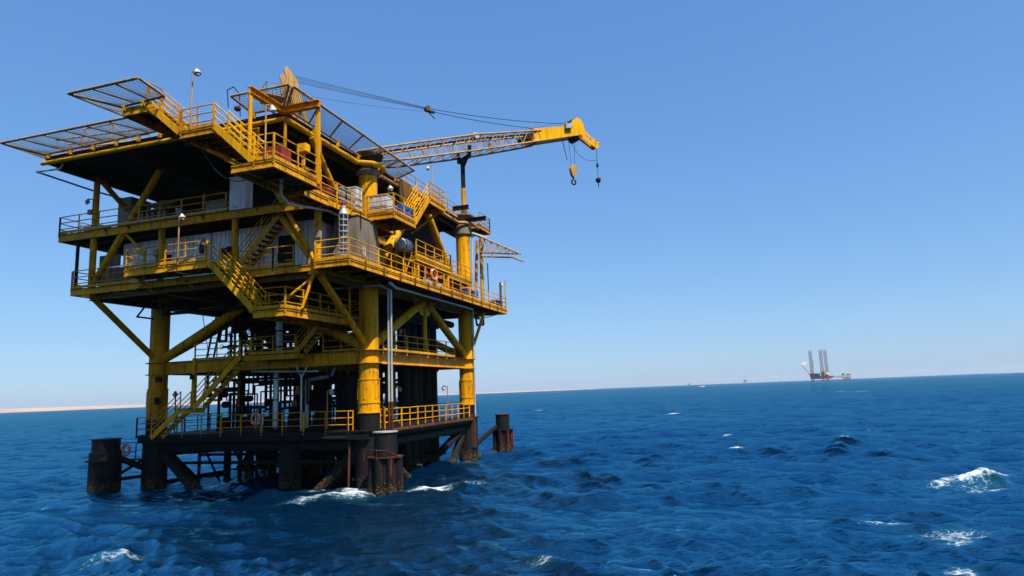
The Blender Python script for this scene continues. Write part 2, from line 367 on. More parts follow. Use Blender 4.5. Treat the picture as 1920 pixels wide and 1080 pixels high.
# ---- level 3 : main deck, z 12.5
deck(-17.2, 0.15, -5.8, 20.4, 12.5, edge=0.34, jh=0.3, joist=1.9, mat='grating')
deck(0.16, 2.35, -6.05, 20.4, 12.5, edge=0.30, jh=0.2, joist=1.7, mat='grating', along='x')
for p, q, w_, h in (((-16, -5.4, 11.98), (-16, 19, 11.98), 0.3, 0.42), ((0, -5.4, 11.98), (0, 19.5, 11.98), 0.3, 0.42), ((-16, 0, 11.85), (0, 0, 11.85), 0.3, 0.5), ((-16, 16, 11.85), (0, 16, 11.85), 0.3, 0.5),
                    ((-16, -5.3, 12.0), (0, -5.3, 12.0), 0.25, 0.36), ((-10.7, -5.2, 11.98), (-10.7, 16, 11.98), 0.25, 0.4), ((-5.4, -5.2, 11.98), (-5.4, 16, 11.98), 0.25, 0.4), ((-15.9, 8, 11.9), (0, 8, 11.9), 0.25, 0.4)):
    MB().ibeam(p, q, w_, h).build('main_girder', 'yellow_dirty_shaded', P)
MB().box2((-0.35, -5.75, 11.95), (0.22, -5.0, 12.75)).build('node_box', 'yellow', P)
MB().box2((-16.35, -5.75, 11.95), (-15.7, -5.0, 12.45)).build('node_box', 'yellow', P)
railing([(-17.1, -5.75, 12.52), (-11.5, -5.75, 12.52)])
railing([(-17.15, -5.75, 12.52), (-17.15, 19, 12.52)], mat='yellow_dirty_shaded')
railing([(-5.6, -5.75, 12.52), (-2.6, -5.75, 12.52), (-1.3, -5.75, 12.52)])
railing([(0.25, -6.0, 12.52), (2.3, -6.0, 12.52)])
railing([(2.3, -6.0, 12.52), (2.3, 20.3, 12.52)])
railing([(2.3, 20.3, 12.52), (-1, 20.3, 12.52)])
# raised front platform on level 3 with the stair down
deck(-11.5, -5.75, -7.2, -5.82, 12.98, edge=0.36, jh=0.15)
for x in (-11.3, -8.4, -6.0): MB().bar((x, -6.3, 12.5), (x, -5.2, 11.9), 0.12, 0.12).build('bracket', 'yellow', P)
railing([(-11.4, -5.9, 13.0), (-11.4, -7.15, 13.0), (-5.85, -7.15, 13.0)])
MB().bar((-12.6, -7.2, 13.2), (-9.3, -7.2, 13.2), 0.05, 0.05).build('cable_tray', 'galv', P)
# landing between level 3 and level 2
deck(-2.75, -0.72, -7.15, 0.8, 10.0, edge=0.34, jh=0.15)
railing([(-2.6, -7.1, 10.02), (-0.78, -7.1, 10.02), (-0.78, 0.7, 10.02)])
railing([(-2.7, -5.9, 10.02), (-2.7, -2.4, 10.02)])
railing([(-2.7, 0.7, 10.02), (-0.9, 0.7, 10.02)])
brace((-0.05, -5.4, 12.0), (-2.4, -6.0, 10.1), 0.07, n=8); brace((-0.1, -5.6, 12.0), (-0.6, -5.9, 10.1), 0.08, n=8)
brace((-4.2, -5.7, 12.3), (-2.6, -6.6, 10.2), 0.07, n=8); brace((-2.7, -3.0, 12.3), (-2.7, -3.0, 10.1), 0.08, n=8)
brace((-0.72, -1, 9.7), (-0.72, -1, 12.2), 0.06, n=8)
# ---- level 4 : z 16.1
deck(-18.6, 0.9, -5.72, 2.0, 16.1, edge=0.42, jh=0.3)
deck(-17.0, -1.2, 2.0, 16.5, 16.1, edge=0.42, jh=0.3)
railing([(-18.55, -5.68, 16.12), (-5.9, -5.68, 16.12)])
railing([(-18.55, -5.68, 16.12), (-18.55, 1.5, 16.12)])
MB().bar((-16.8, -6.0, 16.15), (-4.8, -6.0, 16.15), 0.04, 0.04).build('cable_tray', 'galv', P)
for x in (-16, -10.7, -5.45, 0):
    MB().tube((x, -5.4, 12.5), (x, -5.4, 15.7), 0.19, 16).build('column', 'yellow', P)
for x in (-16, 0): MB().tube((x, -5.4, 16.1), (x, -5.4, 19.6), 0.18, 16).build('column', 'yellow', P)
for y in (5.5, 11, 16): MB().tube((-16.3, y, 12.5), (-16.3, y, 15.7), 0.15, 12).build('column', 'yellow_dirty_shaded', P)
# diagonal braces level 3 to roof
for p, q, r in (((-15.9, -5.45, 12.6), (-10.9, -5.45, 19.5), 0.19), ((-16, -5.2, 19.5), (-16, -0.5, 16.2), 0.17), ((-13.5, -5.45, 15.7), (-11.7, -5.6, 14.2), 0.08),
                ((-3.0, -5.3, 17.3), (-0.2, -5.4, 12.8), 0.13), ((-3.0, -5.0, 16.0), (-0.3, -5.3, 12.7), 0.20),
                ((0, 8.2, 19.4), (0, 15.3, 12.8), 0.30), ((0, 7.3, 19.4), (0, 0.5, 13.0), 0.30), ((0.1, -6.2, 19.4), (0.1, -3.0, 16.1), 0.17),
                ((-16, 8.2, 19.4), (-16, 15.3, 16.2), 0.2), ((-16, 7.3, 19.4), (-16, 0.5, 16.2), 0.2)):
    brace(p, q, r)
# projecting stair platform (front right) and side walkway on level 4
deck(-0.4, 1.95, -11.75, -8.05, 16.1, edge=0.34, jh=0.2)
deck(-0.4, 0.92, -8.04, -5.73, 15.95, edge=0.34, jh=0.15)
railing([(0.85, -11.7, 16.12), (1.9, -11.7, 16.12), (1.9, -8.1, 16.12)], h=1.2)
railing([(-0.35, -10.5, 16.12), (-0.35, -5.9, 16.12)])
railing([(0.88, -8.0, 15.97), (0.88, -1.85, 15.97)])
deck(0.91, 2.75, -1.8, 1.1, 16.05, edge=0.34, jh=0.2)
railing([(0.95, -1.75, 16.07), (2.7, -1.75, 16.07), (2.7, 0.95, 16.07)])
# posts and cross beams over the stair platform
MB().ibeam((-0.2, -8.45, 20.05), (2.1, -8.45, 20.05), 0.3, 0.36).build('cross_beam', 'yellow', P)
MB().ibeam((0, -11.1, 20.0), (0, -8.65, 20.0), 0.3, 0.36).build('cross_beam', 'yellow', P)
MB().tube((0, -11.0, 16.1), (0, -11.0, 19.8), 0.1, 12).build('post', 'yellow', P)
MB().bar((1.92, -8.3, 15.9), (1.92, -8.3, 20.2), 0.17, 0.17).build('post', 'yellow', P)
MB().tube((0, -8.35, 16.1), (0, -8.35, 19.4), 0.09, 10).build('post', 'yellow', P)
# ---- roof
roofz = 20.05
rf = MB(); rf.box2((-16.7, -8.3, 19.98), (-0.05, 17.6, roofz)); roof = rf.build('roof_deck', 'dark', P)
e = MB()
e.ibeam((-16.7, -8.25, 19.8), (-0.1, -8.25, 19.8), 0.14, 0.36); e.ibeam((-0.12, -8.2, 19.8), (-0.12, 17.5, 19.8), 0.14, 0.36)
e.ibeam((-16.62, -8.15, 19.8), (-16.62, 17.5, 19.8), 0.14, 0.36); e.ibeam((-16.6, 17.5, 19.8), (-0.2, 17.5, 19.8), 0.14, 0.36)
e.build('edge_beam', 'rusty', roof)
j = MB()
for i in range(1, 14): y = -8.3+25.9*i/14; MB().ibeam((-16.5, y, 19.84), (-0.2, y, 19.84), 0.12, 0.26).build('joist', 'rusty_shaded', roof)
for x in (-16.0, -10.7, -5.4, -0.5): MB().ibeam((x, -8.1, 19.48), (x, 17.4, 19.48), 0.25, 0.45).build('girder', 'rusty_shaded', roof)
g = MB()
g.path([(-16.75, -8.42, 19.6), (0.0, -8.42, 19.6)], 0.12, 12); g.build('gutter_pipe', 'yellow_clean', roof)
g = MB(); g.path([(0.0, -8.35, 19.6), (0.0, -1.3, 19.6), (0.75, -0.75, 19.6), (1.0, 0, 19.6), (0.75, 0.7, 19.6), (0.05, 1.2, 19.6)], 0.16, 12); g.build('gutter_pipe', 'yellow_clean', roof)
g = MB(); g.path([(0.0, 1.5, 19.6), (0.0, 15.0, 19.6), (0.5, 15.3, 19.6), (0.95, 16.0, 19.55), (0.95, 17.3, 19.5)], 0.13, 12); g.build('gutter_pipe', 'tan', roof)
# flared collar over the front leg, pedestal cap at the far right leg
MB().lathe((0, 0, 0), [(0.62, 19.2), (0.62, 19.7), (0.98, 20.35), (0.98, 20.42), (0, 20.42)], 28).build('flared_collar', 'dark', P)  # near-black colour paints in the shadow on the collar
MB().lathe((0, 0, 0), [(0.6, 19.0), (0.72, 19.08), (0.78, 19.3), (0.6, 19.4)], 28).build('leg_cap', 'brown', P)
MB().lathe((0, 16, 0), [(0.62, 18.6), (0.75, 18.7), (0.75, 19.3), (0.62, 19.5), (0.62, 20.1), (0.95, 20.3), (0.95, 20.38), (0, 20.38)], 28).build('leg_cap', 'brown', P)
railing([(-0.1, 4.2, 20.06), (-0.1, 20.5, 20.06)], mat='tan', toe=0.3)
deck(-2.5, 0.95, 17.62, 20.6, 20.0, edge=0.3, jh=0.15)
railing([(0.9, 17.8, 20.02), (0.9, 20.5, 20.02), (-2, 20.5, 20.02)], mat='tan', toe=0)
for y in (13.4, 15.6):
    MB().ibeam((0.2, y, 19.86+0.5*(y < 14)), (2.3 if y > 14 else 1.6, y, 19.86+0.5*(y < 14)), 0.28, 0.34).build('cantilever_beam', 'rusty', P)
# upper landing right with stair from level 4
deck(0.15, 2.75, 3.3, 5.9, 18.25, edge=0.32, jh=0.15)
railing([(2.7, 3.35, 18.27), (2.7, 5.85, 18.27), (0.3, 5.85, 18.27)], step=0.8)
brace((2.5, 5.7, 18.0), (0.2, 5.7, 16.6), 0.08, n=8)
MB().prism([(0.35, 3.6, 18.3), (0.35, 5.4, 18.3), (0.35, 5.4, 20.0), (0.35, 3.6, 20.0)], (0.05, 0, 0)).build('screen_plate', 'yellow_dirty_shaded', P)
# upper landings at the front
deck(-3.45, -1.44, -11.75, -8.35, 18.2, edge=0.3, jh=0.16, joist=0.6, mat='rusty')
railing([(-3.4, -11.7, 18.22), (-1.5, -11.7, 18.22)], step=1.0)
railing([(-3.4, -8.5, 18.22), (-1.5, -8.5, 18.22)], step=1.0)
deck(-7.05, -5.5, -11.75, -8.31, 20.0, edge=0.36, jh=0.15)
for y0 in (-10.5,):   # cantilever framing carrying the stair landing
    for x in (-3.3, -1.6): MB().ibeam((x, -11.5, 17.72), (x, -8.4, 19.2), 0.12, 0.18).build('bracket', 'yellow_dirty_shaded', P)
for k in range(4):
    x = -3.2+1.05*k; MB().ibeam((x, -11.3, 17.85-0.62*k*1.0), (x+0.05, -8.2, 17.85-0.62*k), 0.14, 0.14).build('bracket', 'yellow', P)
MB().ibeam((-3.3, -10.0, 17.95), (0.2, -10.0, 15.9), 0.1, 0.2).build('bracket', 'yellow', P)

def stair(bot, top, wdir, name='staircase', mat='yellow', width=0.85, rails=(0, 1), tread='grating'):
    bot = V(*bot); top = V(*top); wv = V(*wdir).normalized()*width
    m = MB(); up = (top-bot); fl = V(up.x, up.y, 0).normalized()
    for k in (0, 1): m.bar(bot+wv*k, top+wv*k, 0.06, 0.32)
    st = m.build(name, mat, P)
    n = max(3, round(abs(up.z)/0.24))
    for i in range(1, n):
        c = bot+up*(i/n)+wv*0.5
        a = abs(fl.x) > 0.5
        MB().box(c, (0.24, width-0.06, 0.04) if a else (width-0.06, 0.24, 0.04)).build('tread', tread, st)
    for k in rails:
        h = MB()
        for z in (1.0, 0.68, 0.36): h.tube(bot+wv*k+V(0, 0, z+0.1), top+wv*k+V(0, 0, z+0.1), 0.03, 6)
        q = max(2, round(up.length/1.2))
        for i in range(q+1):
            c = bot+up*(i/q)+wv*k; h.bar(c, c+V(0, 0, 1.12), 0.05, 0.05)
        h.build('handrail', mat, st)
    return st
stair((-14.2, -1.3, 3.3), (-12.0, -1.3, 5.0), (0, -1, 0))
deck(-12.05, -10.9, -2.2, -1.25, 5.05, edge=0.25, jh=0.1)
MB().bar((-11.8, -1.28, 4.9), (-11.8, -1.28, 8.2), 0.22, 0.22).build('post', 'yellow', P)
stair((-10.95, -1.35, 5.05), (-7.6, -1.35, 8.05), (0, -1, 0))
MB().bar((-9.35, -0.1, 5.0), (-9.35, -0.1, 8.2), 0.14, 0.14).build('post', 'yellow_dirty_shaded', P)
stair((-4.2, -1.3, 8.2), (-2.5, -1.3, 9.9), (0, 1, 0))
stair((-2.62, -7.12, 9.95), (-5.75, -7.12, 12.93), (0, 1, 0), mat='yellow_clean')
stair((-5.3, -5.25, 12.9), (-2.3, -5.25, 15.95), (0, 1, 0), tread='dark')
stair((0.85, -11.72, 16.1), (-1.42, -11.72, 18.2), (0, 1, 0), mat='yellow_clean', width=0.9)
stair((-3.45, -11.72, 18.2), (-5.55, -11.72, 20.0), (0, 1, 0), width=0.9)
stair((2.7, 1.1, 16.0), (2.7, 3.32, 18.22), (-1, 0, 0))
stair((-17.3, 1.0, 12.6), (-17.3, 4.6, 16.1), (1, 0, 0), mat='dark', tread='dark')
railing([(-5.5, -11.7, 20.02), (-5.5, -10.9, 20.02)], step=0.8)
# ---- valve platform on the right side
deck(1.2, 1.95, 2.8, 8.7, 14.3, edge=0.26, jh=0.1)
deck(-0.5, 1.19, 2.8, 8.7, 14.3, edge=0.26, jh=0.1)
railing([(1.9, 2.85, 14.32), (1.9, 8.6, 14.32), (0.2, 8.65, 14.32)], step=1.3)
railing([(-0.4, 2.85, 14.32), (-0.4, 8.6, 14.32)], step=1.5, toe=0)
for x, y in ((1.7, 3.3), (1.7, 6.2), (1.7, 8.3)): MB().box2((x-0.14, y-0.14, 12.52), (x+0.14, y+0.14, 14.0)).build('column', 'yellow', P)
deck(-0.4, 1.3, 9.3, 14.5, 14.3, edge=0.3, jh=0.1)
railing([(1.25, 9.3, 14.32), (1.25, 14.4, 14.32)], step=1.3)
# ---- columns, riser pipes, drains
for p, q, r, mt in (((0.9, 18, 12.5), (0.9, 18, 18.9), 0.16, 'yellow'), ((0.25, 18, 13.2), (0.55, 18, 18.6), 0.13, 'yellow')):
    MB().tube(p, q, r, 12).build('column', mt, P)
for dx in (0, 0.19):
    m = MB(); m.tube((1.1+dx, 0.45, 5.0), (1.1+dx, 0.45, 11.8), 0.07, 10); m.build('riser_pipe', 'galv', P)
    MB().tube((1.1+dx, 0.45, 3.0), (1.1+dx, 0.45, 5.0), 0.078, 10).build('riser_pipe', 'rusty', P)
MB().path([(1.2, 0.45, 11.8), (1.15, -0.6, 11.95), (-2.2, -1.0, 11.9)], 0.07).build('drain_pipe', 'galv', P)
MB().path([(0.7, 15.9, 3.0), (0.75, 15.9, 11.9), (0.85, 16, 18.6)], 0.07).build('riser_pipe', 'galv', P)
MB().box2((0.5, 15.4, 1.0), (0.8, 15.7, 3.6)).build('ladder_post', 'rusty', P)
MB().path([(-15.5, -8.1, 19.5), (-15.5, -8.3, 19.15), (-17.1, -8.45, 19.15), (-17.25, -4.6, 19.1), (-16.9, 1.0, 19.1)], 0.06).build('drain_pipe', 'galv', P)
MB().path([(-5.2, -10.6, 19.6), (-5.2, -9.6, 19.1), (-2.0, -8.7, 18.7), (-0.6, -7.6, 18.6)], 0.06).build('drain_pipe', 'galv', P)
MB().path([(1.2, -10.2, 15.7), (0.6, -9.4, 15.2), (0.6, -8.8, 14.9), (0.3, -4.8, 15.6), (0.3, 0, 15.4)], 0.07).build('drain_pipe', 'galv', P)
MB().path([(2.0, -1.0, 11.95), (1.6, 0.5, 11.9), (1.6, 13.5, 11.95)], 0.09).build('drain_pipe', 'galv', P)
MB().path([(-15.8, -1.4, 12.0), (-16.6, -1.4, 11.2), (-16.0, -0.6, 11.1)], 0.06).build('drain_pipe', 'dark', P)
MB().path([(0.7, 16.6, 11.9), (0.7, 16.9, 11.0), (1.3, 16.9, 11.0), (1.3, 16.9, 11.8)], 0.09).build('drain_pipe', 'dark', P)
MB().path([(-0.9, -0.7, 3.4), (-0.9, -0.9, -1.0)], 0.07).build('ladder_post', 'rusty', P)
# left end posts and screens
MB().tube((-17.15, -5.5, 12.5), (-17.15, -5.5, 15.6), 0.1, 10).build('post', 'dark', P)
MB().box2((-17.1, -4.0, 12.7), (-15.4, -3.94, 14.9)).build('screen_plate', 'brown', P)
MB().box2((-15.1, -4.4, 12.7), (-14.2, -4.34, 13.9)).build('screen_plate', 'brown', P)
# far corner antenna mast on the main deck
MB().tube((2.25, 20.3, 12.5), (2.25, 20.3, 15.2), 0.05, 8).build('post', 'tan', P)
MB().tube((1.9, 20.0, 12.5), (1.9, 20.0, 15.0), 0.11, 8).build('post', 'yellow_dirty_shaded', P)
MB().tube((1.6, 17.6, 12.5), (1.6, 17.6, 16.4), 0.045, 8).build('post', 'dark', P)
MB().path([(2.3, 14.5, 12.2), (1.2, 16.2, 11.3)], 0.02).build('stay_wire', 'cable', P)
MB().path([(1.6, 16.4, 11.5), (2.3, 19.5, 12.2)], 0.04).build('stay_wire', 'galv', P)

# junction boxes, hoses and clamps
for (x, y, z, w_, h) in ((-10.9, -5.62, 14.2, 0.3, 0.4), (-5.65, -5.62, 13.8, 0.28, 0.45), (-16.2, -5.62, 17.3, 0.25, 0.3), (0.2, -5.6, 14.1, 0.25, 0.35), (-9.0, -5.9, 16.4, 0.4, 0.3), (-2.0, -5.9, 13.0, 0.3, 0.4), (-15.3, -0.75, 5.6, 0.3, 0.45), (-15.2, -0.75, 7.0, 0.4, 0.35), (-11.8, -1.5, 7.0, 0.2, 0.3), (-6.0, -7.35, 14.0, 0.28, 0.35), (-6.0, -7.3, 13.6, 0.2, 0.5)):
    MB().box((x, y, z), (w_, 0.16, h)).build('junction_box', 'dark' if z < 14 else 'grey', P)
for (p, q, sg) in (((-3.2, -10.8, 18.0), (-0.3, -10.5, 15.9), 0.9), ((0.3, -11.5, 15.9), (1.8, -9.0, 15.8), 0.35), ((2.2, 4.0, 12.4), (2.2, 6.5, 12.4), 0.5), ((-8, -7.2, 12.6), (-6, -7.0, 12.6), 0.25), ((-14, -5.9, 12.2), (-11.5, -5.9, 12.2), 0.3), ((-16, -1.5, 12), (-13, -1.5, 12), 0.45), ((1.0, -0.6, 15.8), (1.3, -2.0, 15.5), 0.2), ((-4.5, -0.8, 11.8), (-2, -0.8, 11.8), 0.5), ((-13.5, 1, 11.8), (-12.9, 1.2, 8.3), 0.1)):
    p = V(*p); q = V(*q); m = MB(); prev = p
    for i in range(1, 9): t_ = i/8; c = p.lerp(q, t_)+V(0, 0, -4*sg*t_*(1-t_)); m.tube(prev, c, 0.025, 6); prev = c
    m.build('hose', 'cable', P)
for x in (-14.5, -12.7, -9.0, -7.3, -3.6, -2.0): MB().prism([(x-0.02, -5.84, 16.0), (x-0.02, -5.84, 15.7), (x-0.02, -6.15, 16.0)], (0.04, 0, 0)).build('cable_bracket', 'yellow_dirty_shaded', P)
for y in (-4.5, -2.4, -0.4, 1.6, 3.6, 5.6, 7.6, 9.6, 11.6, 13.6, 15.6, 17.6): MB().box2((2.33, y, 12.15), (2.42, y+0.1, 12.6)).build('post_clamp', 'yellow_dirty_shaded', P)
for x in (-13.0, -10.0, -7.0, -4.0): MB().box2((x, -0.9, 11.35), (x+0.5, -0.4, 12.1)).build('hanger_bracket', 'dark', P)
MB().path([(-15, -0.8, 11.3), (-3.2, -0.8, 11.3)], 0.1).build('hanging_pipe', 'dark', P)
MB().path([(-14.6, -1.6, 11.6), (-12.6, -1.6, 11.6)], 0.06).build('hanging_pipe', 'dark', P)

# ------------------------------------------------------------------ safety nets (tilting frames with netting)
def net_panel(parent, a, b, c, d, nbar, sp=0.13):
    # a-b inner edge, d-c outer edge (a->d outward)
    a, b, c, d = [V(*p) for p in (a, b, c, d)]
    f = MB()
    for p, q in ((a, b), (b, c), (c, d), (d, a)): f.tube(p, q, 0.07, 8)
    for i in range(1, nbar): t = i/nbar; f.tube(a.lerp(b, t), d.lerp(c, t), 0.055, 8)
    fr = f.build('net_frame', 'netpipe', parent)
    n = MB(); nu = max(2, int((b-a).length/sp)); nv = max(2, int(((d-a).length)/sp))
    def pt(u, v):
        p = a.lerp(b, u).lerp(d.lerp(c, u), v); ph = (u*nbar) % 1
        p.z -= 0.16*math.sin(math.pi*ph)*math.sin(math.pi*v); return p
    for i in range(nu+1):
        u = i/nu
        for k in range(6): n.tube(pt(u, k/6), pt(u, (k+1)/6), 0.0105, 3, cap=False)
    for i in range(1, nv):
        v = i/nv; K = nbar*4
        for k in range(K): n.tube(pt(k/K, v), pt((k+1)/K, v), 0.0105, 3, cap=False)
    n.build('netting', 'net', parent)
def netthing(loc, label):
    return thing('safety_net', loc, label, 'safety net', 'wire safety nets around the roof edge')
nb = netthing((-13, -8.4, 20.1), 'long wire safety net sloping out from the left half of the front roof edge')
net_panel(nb, (-16.5, -8.4, 20.15), (-7.2, -8.4, 20.3), (-8.6, -9.9, 20.57), (-18.1, -9.9, 20.57), 6)
net_panel(nb, (-16.7, -2.0, 20.15), (-16.7, -8.3, 20.15), (-18.1, -9.9, 20.57), (-18.15, -2.0, 20.57), 3)
for x in (-16.3, -14.6, -12.9, -11.2, -9.6, -8.1): MB().box((x, -8.4, 20.05), (0.18, 0.12, 0.34)).build('bracket', 'yellow_clean', nb)
na = netthing((-6, -11.7, 20.1), 'wire safety net in front of the topmost stair landing, beside the tall lamp pole')
net_panel(na, (-7.03, -11.75, 20.1), (-4.45, -11.75, 20.2), (-4.55, -13.2, 20.5), (-8.9, -13.2, 20.5), 3)
net_panel(na, (-7.1, -9.0, 20.1), (-7.1, -11.7, 20.1), (-8.9, -13.2, 20.5), (-8.6, -9.9, 20.5), 2)
for x in (-6.9, -5.7): MB().box((x, -11.8, 20.0), (0.15, 0.12, 0.3)).build('bracket', 'yellow_clean', na)
nc = netthing((-1, -8.5, 20.1), 'wire safety net on the roof corner above the red tank and right stair platform')
net_panel(nc, (-2.0, -8.4, 20.25), (-0.1, -8.4, 20.25), (1.35, -9.9, 20.57), (-2.1, -9.9, 20.57), 2)
MB().box((-1.9, -8.4, 20.1), (0.15, 0.12, 0.3)).build('bracket', 'yellow_clean', nc)
ns = netthing((0, -2, 20.1), 'long wire safety net along the right roof edge, reaching towards the crane boom')
net_panel(ns, (0.0, -8.3, 20.2), (0.0, 3.8, 20.05), (1.5, 3.6, 20.4), (1.5, -9.8, 20.5), 6)
for y in (-5.8, -3.5, -1.2, 1.3, 3.6): MB().box((0.02, y, 19.98), (0.12, 0.18, 0.3)).build('bracket', 'yellow_clean', ns)

# ------------------------------------------------------------------ site cabins on the main deck
def cabin(x0, x1, y0, y1, z0, z1, label, door, wins):
    t = thing('site_cabin', ((x0+x1)/2, (y0+y1)/2, z0), label, 'cabin', 'white corrugated cabins on the main deck')
    m = MB(); m.box2((x0+0.06, y0+0.06, z0), (x1-0.06, y1-0.06, z1))
    def cut(x): return (door and door[0]-0.1 < x < door[1]+0.1)
    x = x0+0.1
    while x < x1-0.2:
        zz0 = z0+0.12
        for wa, wb in wins:
            if wa-0.1 < x+0.1 < wb+0.1: zz0 = z0+2.0
        if not cut(x+0.1): m.box2((x, y0, zz0), (x+0.17, y0+0.06, z1-0.12))
        x += 0.30
    y = y0+0.15
    while y < y1-0.2: m.box2((x1-0.06, y, z0+0.12), (x1, y+0.17, z1-0.12)); m.box2((x0, y, z0+0.12), (x0+0.06, y+0.17, z1-0.12)); y += 0.30
    for z in (z0+0.05, z1-0.05): m.box2((x0, y0-0.02, z-0.07), (x1, y0+0.05, z+0.07))
    for xx in (x0+0.06, x1-0.06): m.box2((xx-0.07, y0-0.025, z0), (xx+0.07, y0+0.06, z1))
    m.build('wall', 'cabin_white', t)
    if door:
        d = MB().box2((door[0], y0+0.015, z0+0.05), (door[1], y0+0.055, z0+2.15)).build('door', 'black' if door[2] else 'grey', t)  # black panel stands in for the unlit inside of an open doorway
        MB().box((door[0]+0.1, y0-0.02, z0+1.05), (0.04, 0.06, 0.14)).build('handle', 'galv', d)
    for wa, wb in wins:
        f = MB()
        for a, b in (((wa, z0+0.95), (wb, z0+1.03)), ((wa, z0+1.85), (wb, z0+1.93)), ((wa, z0+1.03), (wa+0.07, z0+1.85)), ((wb-0.07, z0+1.03), (wb, z0+1.85))):
            f.box2((a[0], y0-0.03, a[1]), (b[0], y0+0.058, b[1]))
        f = f.build('window', 'cabin_white', t); MB().box2((wa+0.07, y0+0.03, z0+1.03), (wb-0.07, y0+0.05, z0+1.85)).build('pane', 'black', f)
    return t
cabin(-15.1, -8.4, -4.0, -1.4, 12.6, 15.45, 'white corrugated cabin with a square window at the left end of the main deck', None, [(-12.6, -11.2)])
cabin(-8.25, -0.9, -4.0, -1.4, 12.6, 15.45, 'white corrugated cabin with an open dark doorway, behind the middle staircase', (-3.6, -2.5, 1), [(-7.7, -6.6)])

# ------------------------------------------------------------------ crane on the roof
az = R(39.43); CP = V(-8.2, 6.0, 0); bd = V(math.sin(az), math.cos(az), 0); bn = V(math.cos(az), -math.sin(az), 0)
def BP(l, s_, z): return CP+bd*l+bn*s_+V(0, 0, z)
K = thing('pedestal_crane', (-8.2, 6.0, 20.05), 'tan lattice boom pedestal crane on the roof, its boom reaching out to the right', 'crane')
MB().tube((-8.2, 6, 20.06), (-8.2, 6, 22.6), 0.85, 28).build('pedestal', 'yellow', K)
MB().tube((-8.2, 6, 22.6), (-8.2, 6, 22.9), 1.15, 28).build('slew_ring', 'dark', K)
m = MB(); m.prism([BP(-2.6, -1.2, 22.9), BP(2.0, -1.2, 22.9), BP(2.0, 1.2, 22.9), BP(-2.6, 1.2, 22.9)], (0, 0, 0.3)); m.build('turntable', 'yellow', K)
m = MB(); m.prism([BP(-0.2, -2.1, 23.2), BP(1.5, -2.1, 23.2), BP(1.5, -1.0, 23.2), BP(-0.2, -1.0, 23.2)], (0, 0, 1.8)); cb = m.build('cab', 'yellow', K)
m = MB(); m.prism([BP(1.51, -2.0, 23.9), BP(1.54, -2.0, 23.9), BP(1.54, -1.1, 23.9), BP(1.51, -1.1, 23.9)], (0, 0, 1.0)); m.build('windscreen', 'black', cb)
m = MB(); m.prism([BP(-2.5, -1.0, 23.2), BP(-0.9, -1.0, 23.2), BP(-0.9, 1.0, 23.2), BP(-2.5, 1.0, 23.2)], (0, 0, 1.3)); m.build('winch_housing', 'tan', K)
# gantry mast: two slotted plates leaning back
g = MB()
for s_ in (-0.75, 0.55):
    p = [BP(-0.75, s_, 26.9), BP(-1.5, s_, 26.7), BP(-2.35, s_, 29.9), BP(-2.15, s_, 30.2), BP(-1.35, s_, 29.2)]
    g.prism(p, bn*0.12); g.bar(BP(0.4, s_+0.06, 23.2), BP(-0.9, s_+0.06, 26.9), 0.12, 0.3); g.bar(BP(-0.7, s_+0.06, 23.2), BP(-1.4, s_+0.06, 26.9), 0.12, 0.22)
for t in (0.0, 0.28, 0.55, 0.8, 0.97):
    g.bar(BP(0.2-2.1*t, -0.7, 23.4+6.4*t), BP(0.2-2.1*t, 0.6, 23.4+6.4*t), 0.1, 0.35)
g.build('gantry_mast', 'tan', K)
g = MB()
for s_ in (-0.6, 0.6): g.tube(BP(-2.5, s_, 23.4), BP(-2.1, s_, 29.4), 0.08, 8)
g.build('back_stay', 'tan', K)
g = MB(); g.prism([BP(-3.6, -1.2, 27.6), BP(-2.2, -1.2, 27.6), BP(-2.2, 0.8, 27.6), BP(-3.6, 0.8, 27.6)], (0, 0, 0.05))
for a, b in (((-3.6, -1.2), (-3.6, 0.8)), ((-3.6, -1.2), (-2.2, -1.2)), ((-3.6, 0.8), (-2.2, 0.8))):
    for z in (28.1, 28.6): g.tube(BP(*a, z), BP(*b, z), 0.025, 6)
    g.tube(BP(*a, 27.6), BP(*a, 28.6), 0.03, 6); g.tube(BP(*b, 27.6), BP(*b, 28.6), 0.03, 6)
g.build('mast_platform', 'tan', K)
# boom: stations (distance, half width, z bottom, z top)
ST = [(1.6, 0.6, 23.15, 23.6), (3.4, 0.85, 23.45, 24.35), (7.5, 1.1, 24.3, 25.6), (14.0, 1.1, 26.15, 27.6), (19.7, 0.9, 27.95, 29.05), (21.2, 0.75, 28.45, 29.45)]
def bs(l):
    for a, b in zip(ST, ST[1:]):
        if l <= b[0]+1e-6: t = (l-a[0])/(b[0]-a[0]); return [a[i]+(b[i]-a[i])*t for i in range(4)]
    return list(ST[-1])
bm_ = MB()
for a, b in zip(ST, ST[1:]):
    for s_ in (-1, 1):
        for k in (2, 3): bm_.tube(BP(a[0], s_*a[1], a[k]), BP(b[0], s_*b[1], b[k]), 0.085, 8)
boom = bm_.build('boom', 'tan', K)
lc = MB(); l = 1.6; i = 0; stp = 0.62
while l < 21.0:
    a = bs(l); b = bs(min(21.2, l+stp)); f = i % 2
    for s_ in (-1, 1): lc.tube(BP(a[0], s_*a[1], a[2+f]), BP(b[0], s_*b[1], b[3-f]), 0.04, 5)
    for k in (2, 3): lc.tube(BP(a[0], (1 if f else -1)*a[1], a[k]), BP(b[0], (-1 if f else 1)*b[1], b[k]), 0.033, 5)
    if i % 6 == 0:
        for s_ in (-1, 1): lc.tube(BP(a[0], s_*a[1], a[2]), BP(a[0], s_*a[1], a[3]), 0.035, 5)
        for k in (2, 3): lc.tube(BP(a[0], -a[1], a[k]), BP(a[0], a[1], a[k]), 0.03, 5)
    l += stp; i += 1
lc.build('lattice', 'tan', boom)
